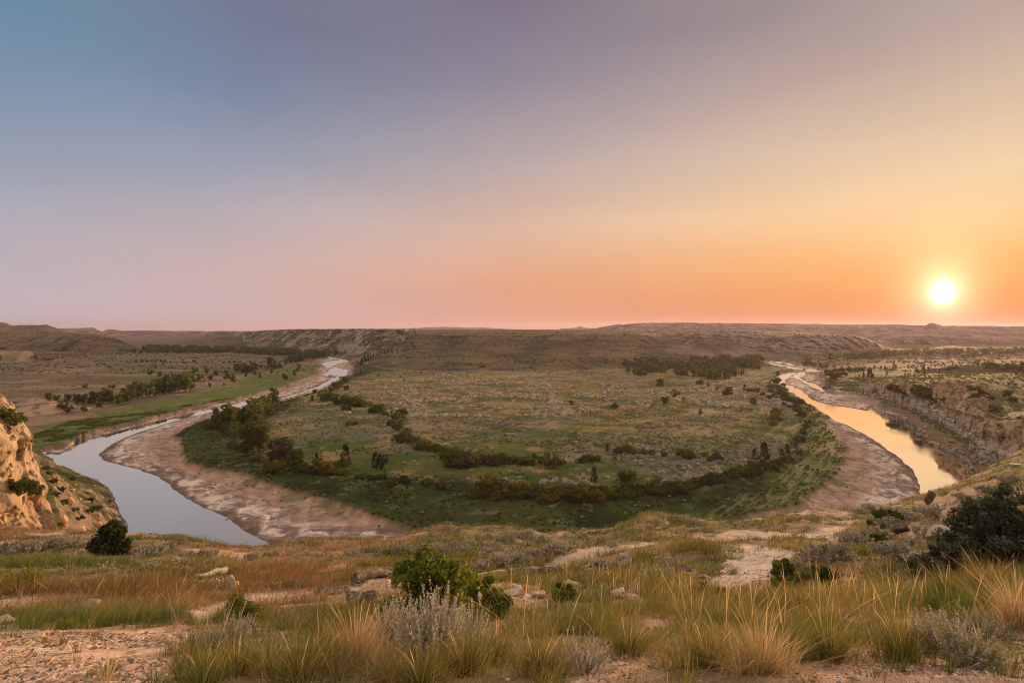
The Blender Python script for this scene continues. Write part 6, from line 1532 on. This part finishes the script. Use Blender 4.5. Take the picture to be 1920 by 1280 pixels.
# broad-leaved weeds and small sage between the grass
g = np.random.default_rng(930); n = 2600; Y = np.sqrt(g.uniform(9**2, 34**2, n)); t = g.uniform(-1.1, 1.1, n); X = t*Y; u, v, ye, ve = bluff_v(t, Y)
k = (Y < ye+1)&(path_mask(u, v) < .1)&(bare_mask(u, v, X, Y) < .4)&(fbm(X/2.5, Y/2.5, o=3, seed=931) > .47); X, Y = X[k], Y[k]
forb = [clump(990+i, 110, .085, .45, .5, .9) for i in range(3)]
h_ = g.random(len(X)) < .62; sc_ = g.uniform(.18, .55, len(X))
tag(link('weeds', scatter_mesh('bluff_weeds', np.stack([X, Y, surf(X, Y)-.03], 1)[h_], sc_[h_], forb, M_weed2, 21)), 'green leafy weeds between the grass of the bluff', 'weeds', None, 'stuff')
tag(link('weeds', scatter_mesh('bluff_sage', np.stack([X, Y, surf(X, Y)-.03], 1)[~h_], sc_[~h_]*1.1, forb, M_sage, 22)), 'small grey sage plants between the grass of the bluff', 'sagebrush', None, 'stuff')
# pebbles and shards on the bare ground
g = np.random.default_rng(900); n = 60000
Y = np.sqrt(g.uniform(2.2**2, 12**2, n)); Y[:42000] = np.sqrt(g.uniform(2.2**2, 5**2, 42000)); t = g.uniform(-1.15, 1.15, n); X = t*Y; u, v, ye, ve = bluff_v(t, Y)
bm_ = bare_mask(u, v, X, Y); ok = g.random(n) < bm_*.9*sst(.35, .6, fbm(X/.7, Y/.7, o=3, seed=903))+.02; X, Y, u = X[ok], Y[ok], u[ok]; n = len(X); print('pebbles', n)
import itertools
cube = np.array(list(itertools.product((-1, 1), repeat=3)), float); cf = np.array([(0,1,3,2),(4,6,7,5),(0,4,5,1),(2,3,7,6),(0,2,6,4),(1,5,7,3)])
sz = g.lognormal(math.log(.0065), .5, n)*np.clip(Y/4, .8, 2); a = g.uniform(0, 6.28, n)
q = (cube[None]*g.uniform(.6, 1.2, (n, 8, 1)))*np.stack([sz, sz*g.uniform(.5, 1, n), sz*g.uniform(.2, .5, n)], 1)[:, None]
V = np.stack([q[..., 0]*np.cos(a)[:, None]-q[..., 1]*np.sin(a)[:, None], q[..., 0]*np.sin(a)[:, None]+q[..., 1]*np.cos(a)[:, None], q[..., 2]+q[..., 0]*g.normal(size=(n, 1))*.3], -1)+np.stack([X, Y, surf(X, Y)+.003], 1)[:, None]
pal = np.array([(.44,.29,.19),(.54,.40,.28),(.30,.18,.12),(.54,.44,.34),(.16,.12,.09)]); C = pal[g.integers(0, 5, n)]*g.uniform(.7, 1.2, (n, 1))
me = mk_mesh('gravel', V.reshape(-1, 3), (cf[None]+np.arange(n)[:, None, None]*8).reshape(-1, 4), ground_mat('gravel', 40, .2, .1), {'col': np.repeat(C, 8, 0)}, smooth=False)
tag(link('gravel', me), 'reddish gravel and shards on the bare dirt', 'gravel', None, 'stuff')


# ================================================================== HAZE
def haze():
    x, y0, y1, z0, z1 = 9300, -9300, 9300, -3.0, 130.0
    v = [(sx*x, y, z) for z in (z0, z1) for y in (y0, y1) for sx in (-1, 1)]
    f = [(0, 1, 3, 2), (4, 6, 7, 5), (0, 4, 5, 1), (2, 3, 7, 6), (0, 2, 6, 4), (1, 5, 7, 3)]
    m = bpy.data.materials.new('haze'); m.use_nodes = True; nt = m.node_tree
    for n in list(nt.nodes): nt.nodes.remove(n)
    o = nt.nodes.new('ShaderNodeOutputMaterial'); p = nt.nodes.new('ShaderNodeVolumePrincipled')
    p.inputs['Color'].default_value = (.82, .68, .78, 1); p.inputs['Density'].default_value = HAZE; p.inputs['Anisotropy'].default_value = .36
    nt.links.new(p.outputs[0], o.inputs['Volume'])
    me = mk_mesh('haze', v, f, m, smooth=False)
    import bmesh
    bm = bmesh.new(); bm.from_mesh(me); bmesh.ops.recalc_face_normals(bm, faces=bm.faces[:]); bm.to_mesh(me); bm.free()
    ob = link('haze', me); tag(ob, kind='stuff')
HAZE = 0.8e-4
haze()
